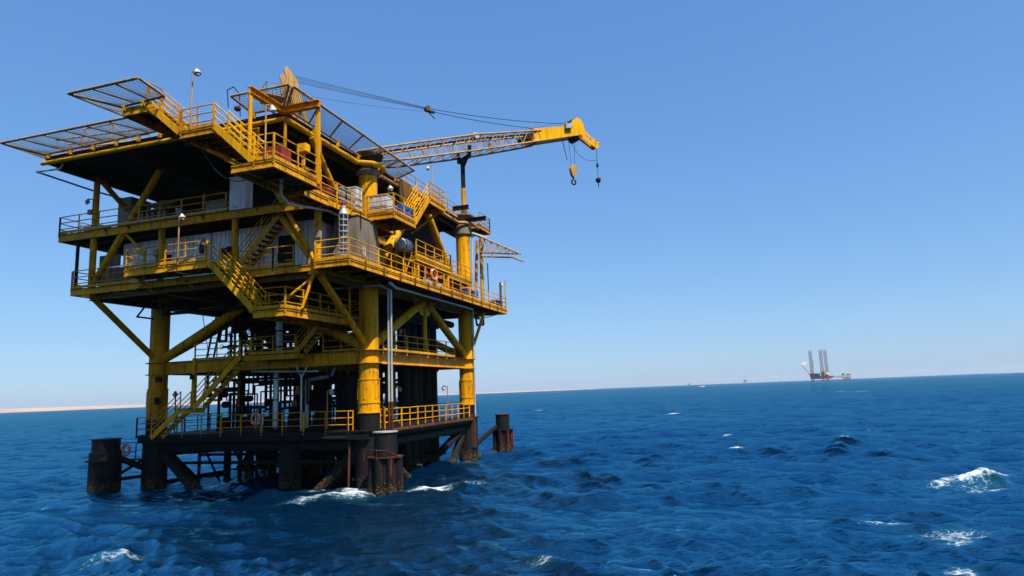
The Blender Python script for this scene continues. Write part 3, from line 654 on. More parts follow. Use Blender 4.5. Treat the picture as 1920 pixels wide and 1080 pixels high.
wk = MB(); wk.prism([BP(3.4, -0.25, 24.2), BP(3.4, 0.25, 24.2), BP(14, 0.25, 27.5), BP(14, -0.25, 27.5)], (0, 0, 0.04)); wk.prism([BP(14, -0.25, 27.5), BP(14, 0.25, 27.5), BP(21, 0.2, 29.3), BP(21, -0.2, 29.3)], (0, 0, 0.04)); wk.build('boom_walkway', 'rusty', boom)
for l, s_, dz in ((5.0, 0.0, 0.1), (14.2, 0.4, 0.1)):
    c = BP(l, s_, bs(l)[3]+dz); mc = MB(); mc.box(c, (0.5, 0.5, 0.4), az); mc.tube(c+bn*0.4+V(0, 0, -0.15), c-bn*0.4+V(0, 0, -0.15), 0.25, 12); mc.build('rope_guide', 'galv', boom)
mc = MB(); c = BP(15.6, 0.9, 26.9); mc.box(c, (0.4, 0.4, 0.35), az); mc.bar(BP(14.4, 1.1, 27.8), c, 0.05, 0.05); mc.build('boom_lamp', 'grey', boom)
mc = MB(); mc.ball(BP(19.6, 0, 28.35), 0.55, 12, 8, (1, 1, 0.5)); mc.build('rope_bundle', 'black', boom)
# head box and jib
h = MB()
for s_ in (-0.75, 0.65):
    h.prism([BP(20.4, s_, 28.2), BP(25.2, s_, 29.65), BP(26.1, s_, 29.9), BP(26.6, s_, 30.5), BP(26.3, s_, 31.2), BP(26.0, s_, 31.55), BP(25.6, s_, 31.6), BP(25.3, s_, 31.4), BP(24.8, s_, 30.9), BP(23.6, s_, 30.25), BP(20.4, s_, 29.45)], bn*0.1)
h.prism([BP(20.4, -0.5, 29.5), BP(23.2, -0.5, 30.22), BP(23.2, 0.5, 30.22), BP(20.4, 0.5, 29.5)], (0, 0, 0.06))
h.prism([BP(20.4, -0.65, 28.24), BP(25.2, -0.65, 29.7), BP(25.2, 0.65, 29.7), BP(20.4, 0.65, 28.24)], (0, 0, 0.06))
head = h.build('boom_head', 'yellow_clean', K)
h = MB(); h.tube(BP(25.6, -0.42, 31.2), BP(25.6, 0.42, 31.2), 0.38, 20); h.tube(BP(25.7, -0.42, 29.7), BP(25.7, 0.42, 29.7), 0.40, 20); h.build('sheave', 'dark', head)
h = MB(); h.prism([BP(24.0, 0.77, 30.1), BP(24.8, 0.77, 30.3), BP(24.8, 0.77, 30.75), BP(24.0, 0.77, 30.55)], bn*0.3); h.build('load_display', 'galv', head)
h = MB()
for s_ in (-0.3, 0.2):
    # jib plates with two slots, built as strips
    A = BP(26.2, s_, 30.0); B = BP(26.4, s_, 30.95); Cc = BP(28.5, s_, 29.75); Dd = BP(28.2, s_, 29.1)
    ax_ = (Cc-B); lo = (Dd-A)
    def J(u, v): return (A+lo*u).lerp(B+ax_*u, v)
    for u0, u1, v0, v1 in ((0, 1, 0, 0.3), (0, 1, 0.7, 1), (0, 0.35, 0.3, 0.7), (0.48, 0.55, 0.3, 0.7), (0.7, 1, 0.3, 0.7)):
        h.prism([J(u0, v0), J(u1, v0), J(u1, v1), J(u0, v1)], bn*0.07)
    h.tube(BP(28.32, s_, 29.42), BP(28.32, s_+0.07, 29.42), 0.36, 16)
h.tube(BP(28.32, -0.25, 29.42), BP(28.32, 0.22, 29.42), 0.28, 16); h.tube(BP(28.5, 0, 29.75), BP(29.0, 0, 29.8), 0.09, 10)
h.build('jib', 'yellow_clean', K)
# ropes
def sagline(p, q, sag, r, n=16):
    m = MB(); p = V(*p); q = V(*q); prev = p
    for i in range(1, n+1):
        t = i/n; c = p.lerp(q, t)+V(0, 0, -4*sag*t*(1-t)); m.tube(prev, c, r, 5, cap=False); prev = c
    return m
mid = BP(9.8, 0.0, 29.5)
for s_ in (-0.5, -0.2, 0.2, 0.5): sagline(BP(-1.9, s_, 29.6), mid+bn*s_*0.3, 0.02, 0.018).build('luffing_rope', 'cable', K)
sagline(mid+bn*0.1, BP(24.9, 0.3, 30.95), 0.25, 0.03).build('luffing_rope', 'cable', K); sagline(mid-bn*0.1+V(0, 0, -0.1), BP(23.8, -0.3, 30.3), 0.25, 0.03).build('luffing_rope', 'cable', K)
sagline(BP(-1.2, 0.5, 28.2), mid+V(0, 0, -0.25), 0.15, 0.012).build('luffing_rope', 'cable', K)
sagline(BP(13.0, 0, 27.5), BP(25.4, 0.1, 31.5), 0.2, 0.015).build('hoist_rope', 'cable', K)
m = MB(); m.tube(mid-bn*0.2, mid+bn*0.2, 0.24, 14); m.build('bridle_block', 'yellow_dirty_shaded', K); m = MB(); m.box(mid+bd*0.4+V(0, 0, -0.2), (0.55, 0.2, 0.16), -az+math.pi/2); m.bar(mid+V(0, 0, -0.2), mid+bd*0.7+V(0, 0, -0.75), 0.06, 0.06); m.build('bridle_link', 'dark', K)
# main hook block
hb = BP(25.4, 0, 26.35)
for s_ in (-0.32, 0.34): MB().tube(BP(25.4+s_*1.2, 0, 29.6), hb+bd*s_*0.6+V(0, 0, 0.5), 0.02, 6).build('hoist_rope', 'cable', K)
MB().path([BP(24.3, 0, 29.2), BP(24.6, 0, 27.9), BP(24.75, 0, 27.3)], 0.035, 6).build('hoist_chain', 'cable', K)
m = MB(); 
for s_ in (-0.16, 0.1):
    p = [hb+bd*x+V(0, 0, z)+bn*s_ for x, z in ((-0.42, 0.3), (-0.2, 0.62), (0.2, 0.62), (0.42, 0.3), (0.22, -0.5), (0, -0.72), (-0.22, -0.5))]
    m.prism(p, bn*0.06)
m.tube(hb-bn*0.1, hb+bn*0.1, 0.4, 18); blk = m.build('hook_block', 'tan', K)
m = MB(); m.tube(hb+V(0, 0, -0.65), hb+V(0, 0, -0.9), 0.07, 8); m.torus(hb+V(0, 0, -1.15), bn, 0.24, 0.075, 20, 8, math.pi*0.65, math.pi*2.4); m.build('hook', 'dark', blk)
# auxiliary line with ball
ab = BP(28.55, 0, 26.0)
m = MB(); m.tube(BP(28.55, 0, 29.3), ab, 0.025, 6); m.box(BP(28.55, 0, 27.4), (0.2, 0.2, 0.35)); m.build('whip_rope', 'cable', K)
m = MB(); m.ball(ab+V(0, 0, -0.15), 0.27, 14, 10); hbk = m.build('headache_ball', 'dark', K)
MB().tube(ab+V(0, 0, -0.4), ab+V(0, 0, -0.85), 0.05, 6).build('whip_hook', 'dark', hbk)
p0 = BP(25.2, 0, 29.5); p1 = BP(28.5, 0, 27.9)
m = MB(); prev = p0
for i in range(1, 13):
    t = i/12; c = p0.lerp(p1, t)+V(0, 0, -0.9*math.sin(math.pi*t**0.8)); m.tube(prev, c, 0.02, 5); prev = c
m.build('signal_cable', 'cable', K)

# boom rest on the far right leg
br = thing('boom_rest', (0.1, 16.2, 20.4), 'tall yellow and black post on the far right leg, cradling the crane boom', 'boom rest')
MB().tube((0.1, 16.2, 20.38), (0.1, 16.2, 22.9), 0.2, 16).build('post', 'yellow', br)
MB().tube((0.1, 16.2, 22.9), (0.1, 16.2, 25.3), 0.19, 16).build('post', 'dark', br)
MB().tube((0.1, 16.2, 20.7), (0.1, 16.2, 21.0), 0.25, 12).build('collar', 'yellow_dirty_shaded', br)
m = MB(); c = V(0.2, 16.3, 25.6)
m.bar(c-bn*1.0+V(0, 0, 0), c+bn*1.0+V(0, 0, 0), 0.3, 0.3); m.bar(c+bn*0.95, c+bn*1.05+V(0, 0, 0.9), 0.25, 0.25); m.bar(c-bn*0.95, c-bn*1.05+V(0, 0, 0.9), 0.25, 0.25)
m.bar(c-bn*0.7, V(0.1, 16.2, 24.7), 0.15, 0.15); m.bar(c+bn*0.7, V(0.1, 16.2, 24.7), 0.15, 0.15)
m.build('cradle', 'dark', br)

# ------------------------------------------------------------------ davit truss on the far right corner
dt = thing('davit_boom', (1.0, 17.5, 17.5), 'weathered grey triangular lattice boom sticking out past the far right leg', 'davit')
m = MB(); T0 = V(1.0, 17.4, 18.8); T1 = V(4.7, 17.4, 16.85); B0 = V(1.1, 17.4, 17.35)
for dy in (-0.35, 0.35):
    o_ = V(0, dy, 0)
    m.tube(T0+o_, T1+o_*0.2, 0.06, 8); m.tube(B0+o_, T1+o_*0.2+V(-0.3, 0, 0.05), 0.05, 8)
    for i in range(6):
        a = B0.lerp(T1, i/6)+o_*(1-i/7); b = T0.lerp(T1, (i+0.5)/6)+o_*(1-i/7); c_ = B0.lerp(T1, (i+1)/6)+o_*(1-i/7); m.tube(a, b, 0.035, 6); m.tube(b, c_, 0.035, 6)
for i in range(6): m.tube(T0.lerp(T1, i/6)+V(0, -0.35*(1-i/7), 0), T0.lerp(T1, i/6)+V(0, 0.35*(1-i/7), 0), 0.03, 6)
m.build('truss', 'tan', dt)
m = MB(); m.path([(1.1, 17.4, 17.0), (4.0, 17.4, 16.62), (4.9, 17.4, 16.2)], 0.07); m.build('vent_pipe', 'tan', dt)
m = MB(); m.tube((2.1, 17.4, 16.9), (2.1, 17.4, 17.3), 0.02, 6); m.tube((3.6, 17.4, 16.7), (3.6, 17.4, 17.1), 0.02, 6); m.build('hanger', 'dark', dt)
m = MB(); m.tube((0.3, 15.9, 19.0), (1.6, 17.6, 18.6), 0.14, 12); m.build('support_pipe', 'galv', dt)

# ------------------------------------------------------------------ lamps
def lamp(base, h, aim, label, bulb=True, poles=True, sc=1.0, arm=0.3, mat='tan'):
    b = V(*base); t = thing('floodlight', base, label, 'floodlight', 'floodlights on the platform')
    a = V(math.sin(R(aim)), math.cos(R(aim)), 0)
    if poles:
        m = MB(); m.tube(b, b+V(0, 0, h), 0.04, 8); m.tube(b+V(0, 0, h), b+V(0, 0, h)+a*arm+V(0, 0, 0.05), 0.035, 8); m.build('pole', mat, t)
    sc *= 0.85; c = b+V(0, 0, h-0.12)+a*(arm+0.05)
    m = MB(); ax_ = (V(0, 0, 1)+a*-0.35).normalized(); m.lathe(c, [(0.07*sc, 0.25*sc), (0.13*sc, 0.12*sc), (0.20*sc, -0.02), (0.20*sc, -0.06), (0.0, -0.05)], 16, ax_); m.build('lamp_shade', 'white', t)
    if bulb: MB().ball(c-ax_*0.10, 0.12*sc, 10, 6).build('bulb', 'glass', t)
    return t
lamp((-2.75, -11.78, 18.2), 2.9, 100, 'tall pole floodlight rising above the upper stair landing, against the sky')
lamp((1.5, -11.78, 16.1), 2.6, 20, 'floodlight on a pole beside the red tank on the front stair platform')
lamp((-7.65, -7.25, 12.9), 2.75, 100, 'slim pole floodlight on the raised walkway in front of the white cabins', arm=0.2)
lamp((-16.0, -5.6, 17.4), 0.7, -100, 'small floodlight clamped to the upper left column', arm=0.35, sc=0.9)
lamp((0.95, 0.9, 16.2), 2.3, 100, 'white floodlight between the front leg and the blue drums', arm=0.15)
lamp((0.3, 9.2, 20.1), 2.6, -80, 'floodlight on a leaning pole above the right roof railing', arm=0.3)
lamp((-0.3, 12.6, 3.5), 2.4, -70, 'floodlight on the boat deck close to the far right leg', arm=0.35)
lamp((-1.6, 8.0, 8.2), 1.9, -90, 'white floodlight behind the middle level railing, under the big diagonal braces', arm=0.3)
lamp((-2.6, 8.3, 3.5), 2.4, 70, 'floodlight in front of the dark conductor pipes, above the boat deck', arm=0.3)
lamp((2.25, 20.25, 14.0), 0.95, -90, 'small floodlight at the far right corner of the main deck', arm=0.25)
lamp((-3.2, 0.5, 3.5), 2.3, 60, 'floodlight above the boat deck railing, left of the front leg', arm=0.2)
lamp((-13.9, -0.6, 3.5), 2.6, -60, 'floodlight beside the lowest stair, right of the left leg', arm=0.1, mat='dark')

# ------------------------------------------------------------------ lifebuoys
def buoy(c, axis, label, s_=1.0):
    t = thing('lifebuoy', c, label, 'lifebuoy', 'orange lifebuoys on the platform')
    MB().torus(c, axis, 0.30*s_, 0.075*s_, 28, 10).build('ring', 'orange', t)
    for k in range(4):
        a0 = k*math.pi/2+0.6; MB().torus(c, axis, 0.30*s_, 0.08*s_, 3, 10, a0, a0+0.3).build('reflective_band', 'white', t)
    return t
buoy((2.42, 4.45, 13.25), (1, -0.15, 0), 'faded orange lifebuoy on the main deck railing at the right side', 1.15)
buoy((-7.27, -1.02, 4.25), (0.1, 1, 0), 'orange lifebuoy on the boat deck railing, centre of the front side', 1.1)
b3 = buoy((-16.75, -1.6, 2.55), (0.15, 1, 0), 'orange lifebuoy on the black frame beside the left mooring pile', 1.1)

# ------------------------------------------------------------------ drums, tanks, boxes
def drum_at(c, mat, label, r=0.29, h=0.88, grp='plastic drums on the decks'):
    x, y, z = c; t = thing('drum', c, label, 'drum', grp)
    MB().lathe((x, y, z), [(0, 0), (r*0.94, 0), (r, 0.04), (r, 0.28), (r*1.04, 0.3), (r, 0.32), (r, 0.56), (r*1.04, 0.58), (r, 0.6), (r, h-0.05), (r*0.93, h), (0, h)], 20).build('barrel', mat, t)
    MB().tube((x+r*0.5, y, z+h), (x+r*0.5, y, z+h+0.04), 0.05, 8).build('bung', 'black', t)
    return t
drum_at((1.3, 1.75, 16.1), 'blue', 'blue plastic drum nearest the foot of the upper right stair')
drum_at((1.75, 0.25, 16.07), 'blue', 'bright blue drum behind the grey tote on the right walkway')
drum_at((2.3, 0.2, 16.07), 'blue', 'blue drum standing against the rail, second from the grey tote')
drum_at((2.3, 0.85, 16.07), 'blue', 'blue drum in the corner of the rail below the upper right stair')
drum_at((1.9, 13.4, 12.52), 'blue', 'blue drum with a white mark beside the far right leg on the main deck')
drum_at((1.7, 12.0, 12.52), 'navy', 'dark blue drum left of the far right leg on the main deck')
def boxthing(name, lo, hi, mat, label, cat, grp=None, lid=None):
    c = ((lo[0]+hi[0])/2, (lo[1]+hi[1])/2, lo[2]); t = thing(name, c, label, cat, grp)
    MB().box2(lo, hi).build('body', mat, t)
    m = MB(); m.box2((lo[0]-0.03, lo[1]-0.03, hi[2]), (hi[0]+0.03, hi[1]+0.03, hi[2]+0.06)); m.build('lid', lid or mat, t)
    for k in (0.25, 0.75):
        m = MB(); x = lo[0]+(hi[0]-lo[0])*k; m.box2((x-0.03, lo[1]-0.02, lo[2]), (x+0.03, lo[1], hi[2]-0.02)); m.build('rib', mat, t)
    return t
boxthing('tote_tank', (0.95, -1.5, 16.1), (2.1, -0.5, 17.2), 'white', 'off-white chemical tote at the corner of the right walkway', 'tank')
boxthing('tool_chest', (0.2, -2.7, 16.12), (0.75, -2.0, 17.5), 'white', 'pale grey cabinet left of the front leg on the upper walkway', 'cabinet')
boxthing('storage_box', (1.4, 18.3, 12.52), (2.1, 19.8, 13.15), 'navy', 'long navy storage box at the far right corner of the main deck', 'box')
boxthing('storage_box', (1.3, 9.6, 12.52), (2.1, 10.9, 13.0), 'navy', 'dark blue box left of the blue drums on the main deck', 'box')
boxthing('control_cabinet', (-6.7, -4.5, 16.12), (-5.6, -3.8, 18.5), 'cabin_white', 'tall white control cabinet on the upper deck in the dark under the roof', 'cabinet', lid='cabin_white')
boxthing('switch_cabinet', (-8.6, -4.3, 16.12), (-7.1, -3.6, 17.2), 'grey', 'low grey cabinet left of the tall white cabinet on the upper deck', 'cabinet')
boxthing('deck_bin', (-17.9, -4.6, 16.12), (-16.4, -3.8, 16.7), 'grey', 'flat grey bin at the left end of the upper deck', 'box')
gen = thing('generator_set', (-14.8, -2.2, 16.12), 'dark grey generator set at the left side of the upper deck', 'generator')
MB().box2((-16.7, -3.2, 16.3), (-15.6, -1.6, 18.9)).build('radiator', 'grey', gen)
m = MB(); m.box2((-15.6, -3.0, 16.5), (-12.6, -1.8, 17.9)); m.build('engine_block', 'dark', gen)
m = MB()
for i in range(6): m.box((-15.2+0.45*i, -3.05, 17.4), (0.25, 0.2, 0.5))
for i in range(4): m.tube((-15.0+0.6*i, -2.4, 17.9), (-15.0+0.6*i, -2.4, 18.4), 0.09, 8)
m.tube((-15.2, -2.4, 18.4), (-12.8, -2.4, 18.4), 0.14, 10); m.build('manifold', 'grey', gen)
MB().box2((-16.8, -3.2, 16.12), (-10.0, -1.6, 16.3)).build('skid', 'yellow_dirty_shaded', gen)
MB().box2((-12.4, -3.0, 16.3), (-10.2, -1.9, 17.5)).build('alternator', 'dark', gen)
rc = thing('fire_extinguisher', (-9.1, -3.9, 16.12), 'slim red cylinder left of the grey cabinets on the upper deck', 'fire extinguisher')
MB().tube((-9.1, -3.9, 16.2), (-9.1, -3.9, 18.0), 0.12, 14).build('cylinder', 'red', rc); MB().ball((-9.1, -3.9, 18.0), 0.12).build('neck', 'red', rc)
rt = thing('red_tank', (0.2, -9.6, 16.12), 'faded red rectangular tank on the front stair platform', 'tank')
MB().box2((-0.2, -10.0, 16.3), (1.0, -9.2, 17.5)).build('body', 'red', rt); MB().box2((-0.1, -9.9, 16.12), (0.9, -9.3, 16.3)).build('stand', 'dark', rt)
MB().tube((0.4, -9.6, 17.5), (0.4, -9.6, 17.65), 0.12, 12).build('filler_cap', 'dark', rt)
rt2 = thing('red_drum_rack', (0.2, -5.4, 16.12), 'dark red drum lying behind the side walkway rail', 'drum')
MB().tube((0.3, -5.6, 16.5), (0.3, -4.7, 16.5), 0.34, 18).build('barrel', 'red', rt2); MB().box2((0.0, -5.5, 16.1), (0.6, -4.8, 16.18)).build('stand', 'dark', rt2)
yb = thing('push_button_station', (1.5, -8.9, 16.12), 'yellow box on a post at the side rail of the front stair platform', 'control box')
MB().box((1.5, -8.9, 16.9), (0.12, 0.12, 1.6)).build('post', 'yellow', yb); MB().box((1.5, -8.9, 17.6), (0.5, 0.4, 0.42)).build('housing', 'yellow_clean', yb); MB().box((1.5, -8.9, 16.5), (0.5, 0.4, 0.06)).build('shelf', 'yellow', yb)
hr = thing('hose_reel', (0.45, -3.7, 16.12), 'grey and black hose reels behind the side walkway rail', 'hose reel')
for y in (-4.2, -3.5): 
    m = MB(); m.tube((0.05, y, 16.65), (0.75, y, 16.65), 0.36, 20); m.build('hose', 'black', hr)
    for xa in (0.0, 0.75): MB().tube((xa, y, 16.65), (xa+0.05, y, 16.65), 0.46, 20).build('flange', 'grey', hr)
MB().box2((-0.1, -4.6, 16.1), (0.85, -3.1, 16.2)).build('frame', 'dark', hr)
# tapered plenum
tp = thing('exhaust_plenum', (0.5, -1.8, 12.52), 'tall tapered brown-grey steel casing on the main deck, right of the node column', 'casing')
m = MB(); vs = [(-0.4, -3.6, 12.6), (1.35, -3.5, 12.6), (1.35, -0.3, 12.6), (-0.4, -0.3, 12.6), (-0.2, -3.45, 15.45), (1.25, -3.4, 15.55), (1.25, -1.35, 15.55), (-0.2, -1.35, 15.45)]
m.add(vs, [(0, 3, 2, 1), (4, 5, 6, 7), (0, 1, 5, 4), (1, 2, 6, 5), (2, 3, 7, 6), (3, 0, 4, 7)]); m.build('casing', 'brown', tp)
m = MB(); m.prism([(-0.25, -3.5, 15.5), (1.3, -3.45, 15.58), (1.3, -1.3, 15.58), (-0.25, -1.3, 15.5)], (0, 0, 0.05)); m.build('top_flange', 'brown', tp)
m = MB(); m.path([(1.3, -3.1, 14.8), (1.3, -3.1, 15.8), (0.9, -3.5, 15.85)], 0.03); m.build('lifting_arm', 'dark', tp)
m = MB(); m.box((1.39, -2.9, 13.55), (0.03, 0.3, 0.5)); m.box((1.38, -2.6, 13.2), (0.05, 0.1, 0.15)); m.build('gauge_panel', 'white', tp)
# white vent stack with fins and red cap
vs_ = thing('vent_stack', (1.1, -4.6, 12.52), 'slender white ribbed stack with a dark red cap at the corner of the main deck', 'vent stack')
MB().tube((1.1, -4.6, 12.6), (1.1, -4.6, 15.9), 0.11, 12).build('pipe', 'grey', vs_)
m = MB()
for i in range(8): m.tube((1.1, -4.6, 13.0+0.33*i), (1.1, -4.6, 13.06+0.33*i), 0.28, 16)
for a in range(6): c_, s_ = math.cos(a*1.047), math.sin(a*1.047); m.bar((1.1+0.26*c_, -4.6+0.26*s_, 12.9), (1.1+0.26*c_, -4.6+0.26*s_, 15.35), 0.03, 0.03)
m.lathe((1.1, -4.6, 15.36), [(0.28, 0), (0.12, 0.3), (0.12, 0.6)], 14); m.build('stack', 'galv', vs_)
MB().lathe((1.1, -4.6, 15.9), [(0.0, 0), (0.16, 0), (0.16, 0.1), (0.08, 0.16), (0.08, 0.25), (0, 0.27)], 14).build('cap', 'red', vs_)
# life raft canister
lr = thing('liferaft_canister', (1.2, 2.5, 14.1), 'white life raft canister on a yellow cradle on the right side', 'life raft')
m = MB(); m.lathe((1.2, 1.7, 15.0), [(0, 0), (0.25, 0.03), (0.4, 0.18), (0.42, 0.3), (0.42, 0.78), (0.44, 0.8), (0.44, 0.84), (0.42, 0.86), (0.42, 1.3), (0.4, 1.42), (0.25, 1.57), (0, 1.6)], 24, (0, 1, 0)); m.build('canister', 'white', lr)
m = MB()
for y in (2.0, 3.0): m.bar((0.8, y, 12.55), (0.95, y, 14.7), 0.07, 0.07); m.bar((1.6, y, 12.55), (1.45, y, 14.7), 0.07, 0.07); m.bar((0.85, y, 14.55), (1.55, y, 14.55), 0.08, 0.08)
m.bar((1.5, 2.0, 13.0), (1.5, 3.0, 14.4), 0.05, 0.05); m.build('cradle', 'yellow', lr)
for y in (2.1, 2.95): MB().torus((1.2, y, 15.0), (0, 1, 0), 0.43, 0.02, 20, 6).build('strap', 'dark', lr)
rj = thing('life_jacket_bag', (2.2, 3.8, 12.9), 'red bag hanging inside the main deck rail left of the lifebuoy', 'bag')
MB().ball((2.15, 3.75, 13.2), 0.3, 12, 8, (0.5, 0.8, 1.1)).build('bag', 'red', rj); MB().tube((2.15, 3.75, 13.45), (2.2, 3.75, 13.62), 0.03, 6).build('strap', 'red', rj)
tp2 = thing('tarpaulin_heap', (1.6, 8.6, 12.55), 'dull red tarpaulin heap behind the rail left of the dark blue box', 'tarpaulin')
m = MB()
for k in range(5): m.ball((1.5+0.15*math.sin(k*2), 8.2+0.28*k, 12.85), 0.38, 10, 7, (0.9, 0.8, 0.8+0.15*math.sin(k*3)))
m.build('sheet', 'red', tp2); MB().torus((1.5, 8.8, 12.9), (0, 1, 0.2), 0.4, 0.02, 14, 5).build('rope', 'cable', tp2)
# rack on the roof, seen through the left net
rk = thing('access_gangway', (-16, -6.5, 20.1), 'weathered grey gangway section lying above the roof edge, seen through the left net', 'gangway')
m = MB(); a = V(-18.6, -7.0, 20.9); 
for dy in (0, 0.8):
    for dz in (0, 0.7): m.tube((-17.4, -7.2+dy, 20.9+dz), (-11.6, -6.6+dy, 20.9+dz), 0.05, 6)
for i in range(22):
    x = -17.4+5.8*i/21; y = -7.2+0.6*i/21; m.tube((x, y, 20.9), (x, y+0.8, 20.9), 0.025, 5)
    if i % 2 == 0: m.tube((x, y, 20.9), (x+0.27, y+0.02, 21.6), 0.03, 5); m.tube((x, y+0.8, 20.9), (x+0.27, y+0.82, 21.6), 0.03, 5)
m.build('ladder_frame', 'tan', rk)
m = MB()
for x in (-15.8, -13.6): m.tube((x, -6.6, 20.1), (x-0.3, -6.4, 22.4), 0.05, 6); m.tube((x-0.3, -6.4, 22.4), (x+0.9, -6.9, 21.6), 0.03, 6)
m.tube((-16.1, -6.4, 22.4), (-13.9, -6.4, 22.4), 0.04, 6); m.build('support', 'tan', rk)
# rooftop odds
mb_ = thing('warning_mast', (-2.7, -8.9, 20.1), 'short bent pole with a dark red siren by the upper stair rail', 'siren')
MB().path([(-2.6, -8.6, 20.1), (-2.6, -8.7, 21.3), (-2.9, -8.8, 21.7), (-3.3, -8.8, 21.6), (-3.2, -8.8, 20.6)], 0.025).build('pole', 'dark', mb_)
MB().ball((-2.7, -8.7, 20.5), 0.17, 10, 8, (1.1, 1, 0.9)).build('siren', 'rusty', mb_)

# ------------------------------------------------------------------ conductors, vessels, wellheads and piping inside the platform
for k, (x, y, r, mt) in enumerate(((-2.5, 7.4, 0.40, 'yellow_dirty_shaded'), (-2.4, 9.3, 0.46, 'dark'), (-2.4, 10.6, 0.46, 'dark'), (-2.6, 11.9, 0.46, 'dark'), (-2.5, 13.1, 0.5, 'dark'), (-2.4, 14.3, 0.46, 'dark'))):
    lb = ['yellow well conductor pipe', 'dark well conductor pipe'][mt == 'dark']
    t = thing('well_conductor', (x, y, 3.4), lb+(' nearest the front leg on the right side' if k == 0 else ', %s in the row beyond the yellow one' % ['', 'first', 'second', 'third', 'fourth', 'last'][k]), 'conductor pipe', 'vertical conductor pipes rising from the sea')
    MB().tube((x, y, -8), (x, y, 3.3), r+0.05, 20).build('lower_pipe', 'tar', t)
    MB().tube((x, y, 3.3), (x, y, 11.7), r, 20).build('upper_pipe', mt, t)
    MB().tube((x, y, 7.6), (x, y, 7.75), r+0.12, 20).build('flange', 'dark', t)
def wellhead(x, y, z, s_, label):
    t = thing('wellhead', (x, y, z), label, 'wellhead valves', 'black wellhead valve stacks')
    m = MB(); m.tube((x, y, z), (x, y, z+2.6*s_), 0.13*s_, 10)
    for k in range(5): m.tube((x, y, z+0.3*s_+0.5*k*s_), (x, y, z+0.38*s_+0.5*k*s_), 0.27*s_, 12)
    m.box((x, y, z+1.35*s_), (0.45*s_, 0.4*s_, 0.4*s_)); m.tube((x-0.9*s_, y, z+1.4*s_), (x+0.9*s_, y, z+1.4*s_), 0.1*s_, 8)
    m.build('valve_tree', 'dark', t)
    for dx in (-0.7, 0.7):
        w_ = MB(); w_.torus((x+dx*s_, y-0.35*s_, z+1.4*s_), (0, 1, 0), 0.2*s_, 0.03*s_, 16, 6); w_.tube((x+dx*s_, y, z+1.4*s_), (x+dx*s_, y-0.35*s_, z+1.4*s_), 0.03, 6); w_.build('hand_wheel', 'dark', t)
    w_ = MB(); w_.torus((x, y, z+2.7*s_), (0, 0, 1), 0.22*s_, 0.03*s_, 16, 6); w_.tube((x, y, z+2.5*s_), (x, y, z+2.9*s_), 0.04, 6); w_.build('hand_wheel', 'dark', t)
    return t
wl = [(-13.2, 3.6, 8.16, 0.8, 'black valve stack nearest the left leg on the middle deck'), (-11.8, 4.1, 8.16, 0.95, 'black valve stack behind the middle deck rail, second from the left leg'),
      (-10.2, 3.9, 8.16, 0.8, 'black valve stack above the post of the lowest stair'), (-8.6, 4.2, 8.16, 1.0, 'black valve stack behind the top of the lower stair, middle deck'),
      (-6.9, 4.0, 8.16, 0.9, 'black valve stack left of the pale vertical pipe'), (-12.0, 7.0, 3.45, 0.9, 'black valve stack at the back of the boat deck, left part'),
      (-9.4, 7.5, 3.45, 0.85, 'black valve stack on the boat deck behind the lifebuoy'), (-6.4, 7.0, 3.45, 0.95, 'black valve stack on the boat deck by the large dark vessel')]
for a in wl: wellhead(*a)
# vertical vessels
def vessel(x, y, z0, z1, r, mat, label):
    t = thing('process_vessel', (x, y, z0), label, 'vessel', 'upright process vessels inside the platform')
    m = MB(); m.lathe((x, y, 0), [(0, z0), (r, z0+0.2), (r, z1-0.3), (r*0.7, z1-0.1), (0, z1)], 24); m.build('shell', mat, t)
    m = MB()
    for z in (z0+0.6, (z0+z1)/2, z1-0.5): m.tube((x, y, z), (x, y, z+0.08), r+0.05, 24)
    m.build('hoops', 'dark', t)
vessel(-4.4, 5.0, 3.45, 7.2, 0.85, 'dark', 'big dark upright vessel on the boat deck left of the front leg')
vessel(-5.9, 5.6, 8.2, 11.8, 0.8, 'dark', 'dark upright vessel on the middle deck, centre')
vessel(-3.2, 5.6, 8.2, 11.8, 0.9, 'dark', 'dark upright vessel on the middle deck near the front leg')
vessel(-7.6, 1.6, 8.2, 11.5, 0.22, 'galv', 'narrow pale grey vertical pipe vessel above the lower stair')
vessel(-7.3, 0.9, 3.45, 7.2, 0.17, 'galv', 'narrow grey upright pipe above the boat deck lifebuoy')
vessel(-2.6, 2.6, 3.45, 7.0, 0.5, 'dark', 'slim dark upright vessel on the boat deck just left of the front leg')
vessel(-9.8, 10.2, 3.45, 7.2, 0.6, 'dark', 'dark upright vessel at the back of the boat deck, centre')
vessel(-4.6, 9.4, 8.2, 11.6, 1.0, 'dark', 'wide dark vessel at the back of the middle deck')
# pipe runs: one thing per run
rnd = random.Random(11)
pr = thing('process_piping', (-8, 6, 8.2), 'tangle of dark pipework under the main deck inside the platform', 'pipework')
def prun(pts, r, mat='dark', nm='pipe'): MB().path(pts, r, 8).build(nm, mat, pr)
for k in range(64):
    x = rnd.uniform(-13.8, -2.2); y = rnd.uniform(2.5, 14.5); z0 = rnd.choice((8.2, 8.2, 3.45)); zt = 11.8 if z0 > 5 else 7.4
    z = rnd.uniform(z0+0.8, zt-0.3); L = rnd.uniform(0.8, 3.2)*rnd.choice((-1, 1)); r = rnd.choice((0.04, 0.06, 0.09, 0.13))
    x2 = min(-1.5, max(-14.4, x+L))
    if rnd.random() < 0.5: prun([(x, y, z0), (x, y, z), (x2, y, z), (x2, y, zt)], r)
    else: prun([(x, y, zt), (x, y, z), (x, y+L*0.6, z), (x2, y+L*0.6, z), (x2, y+L*0.6, z0)], r)
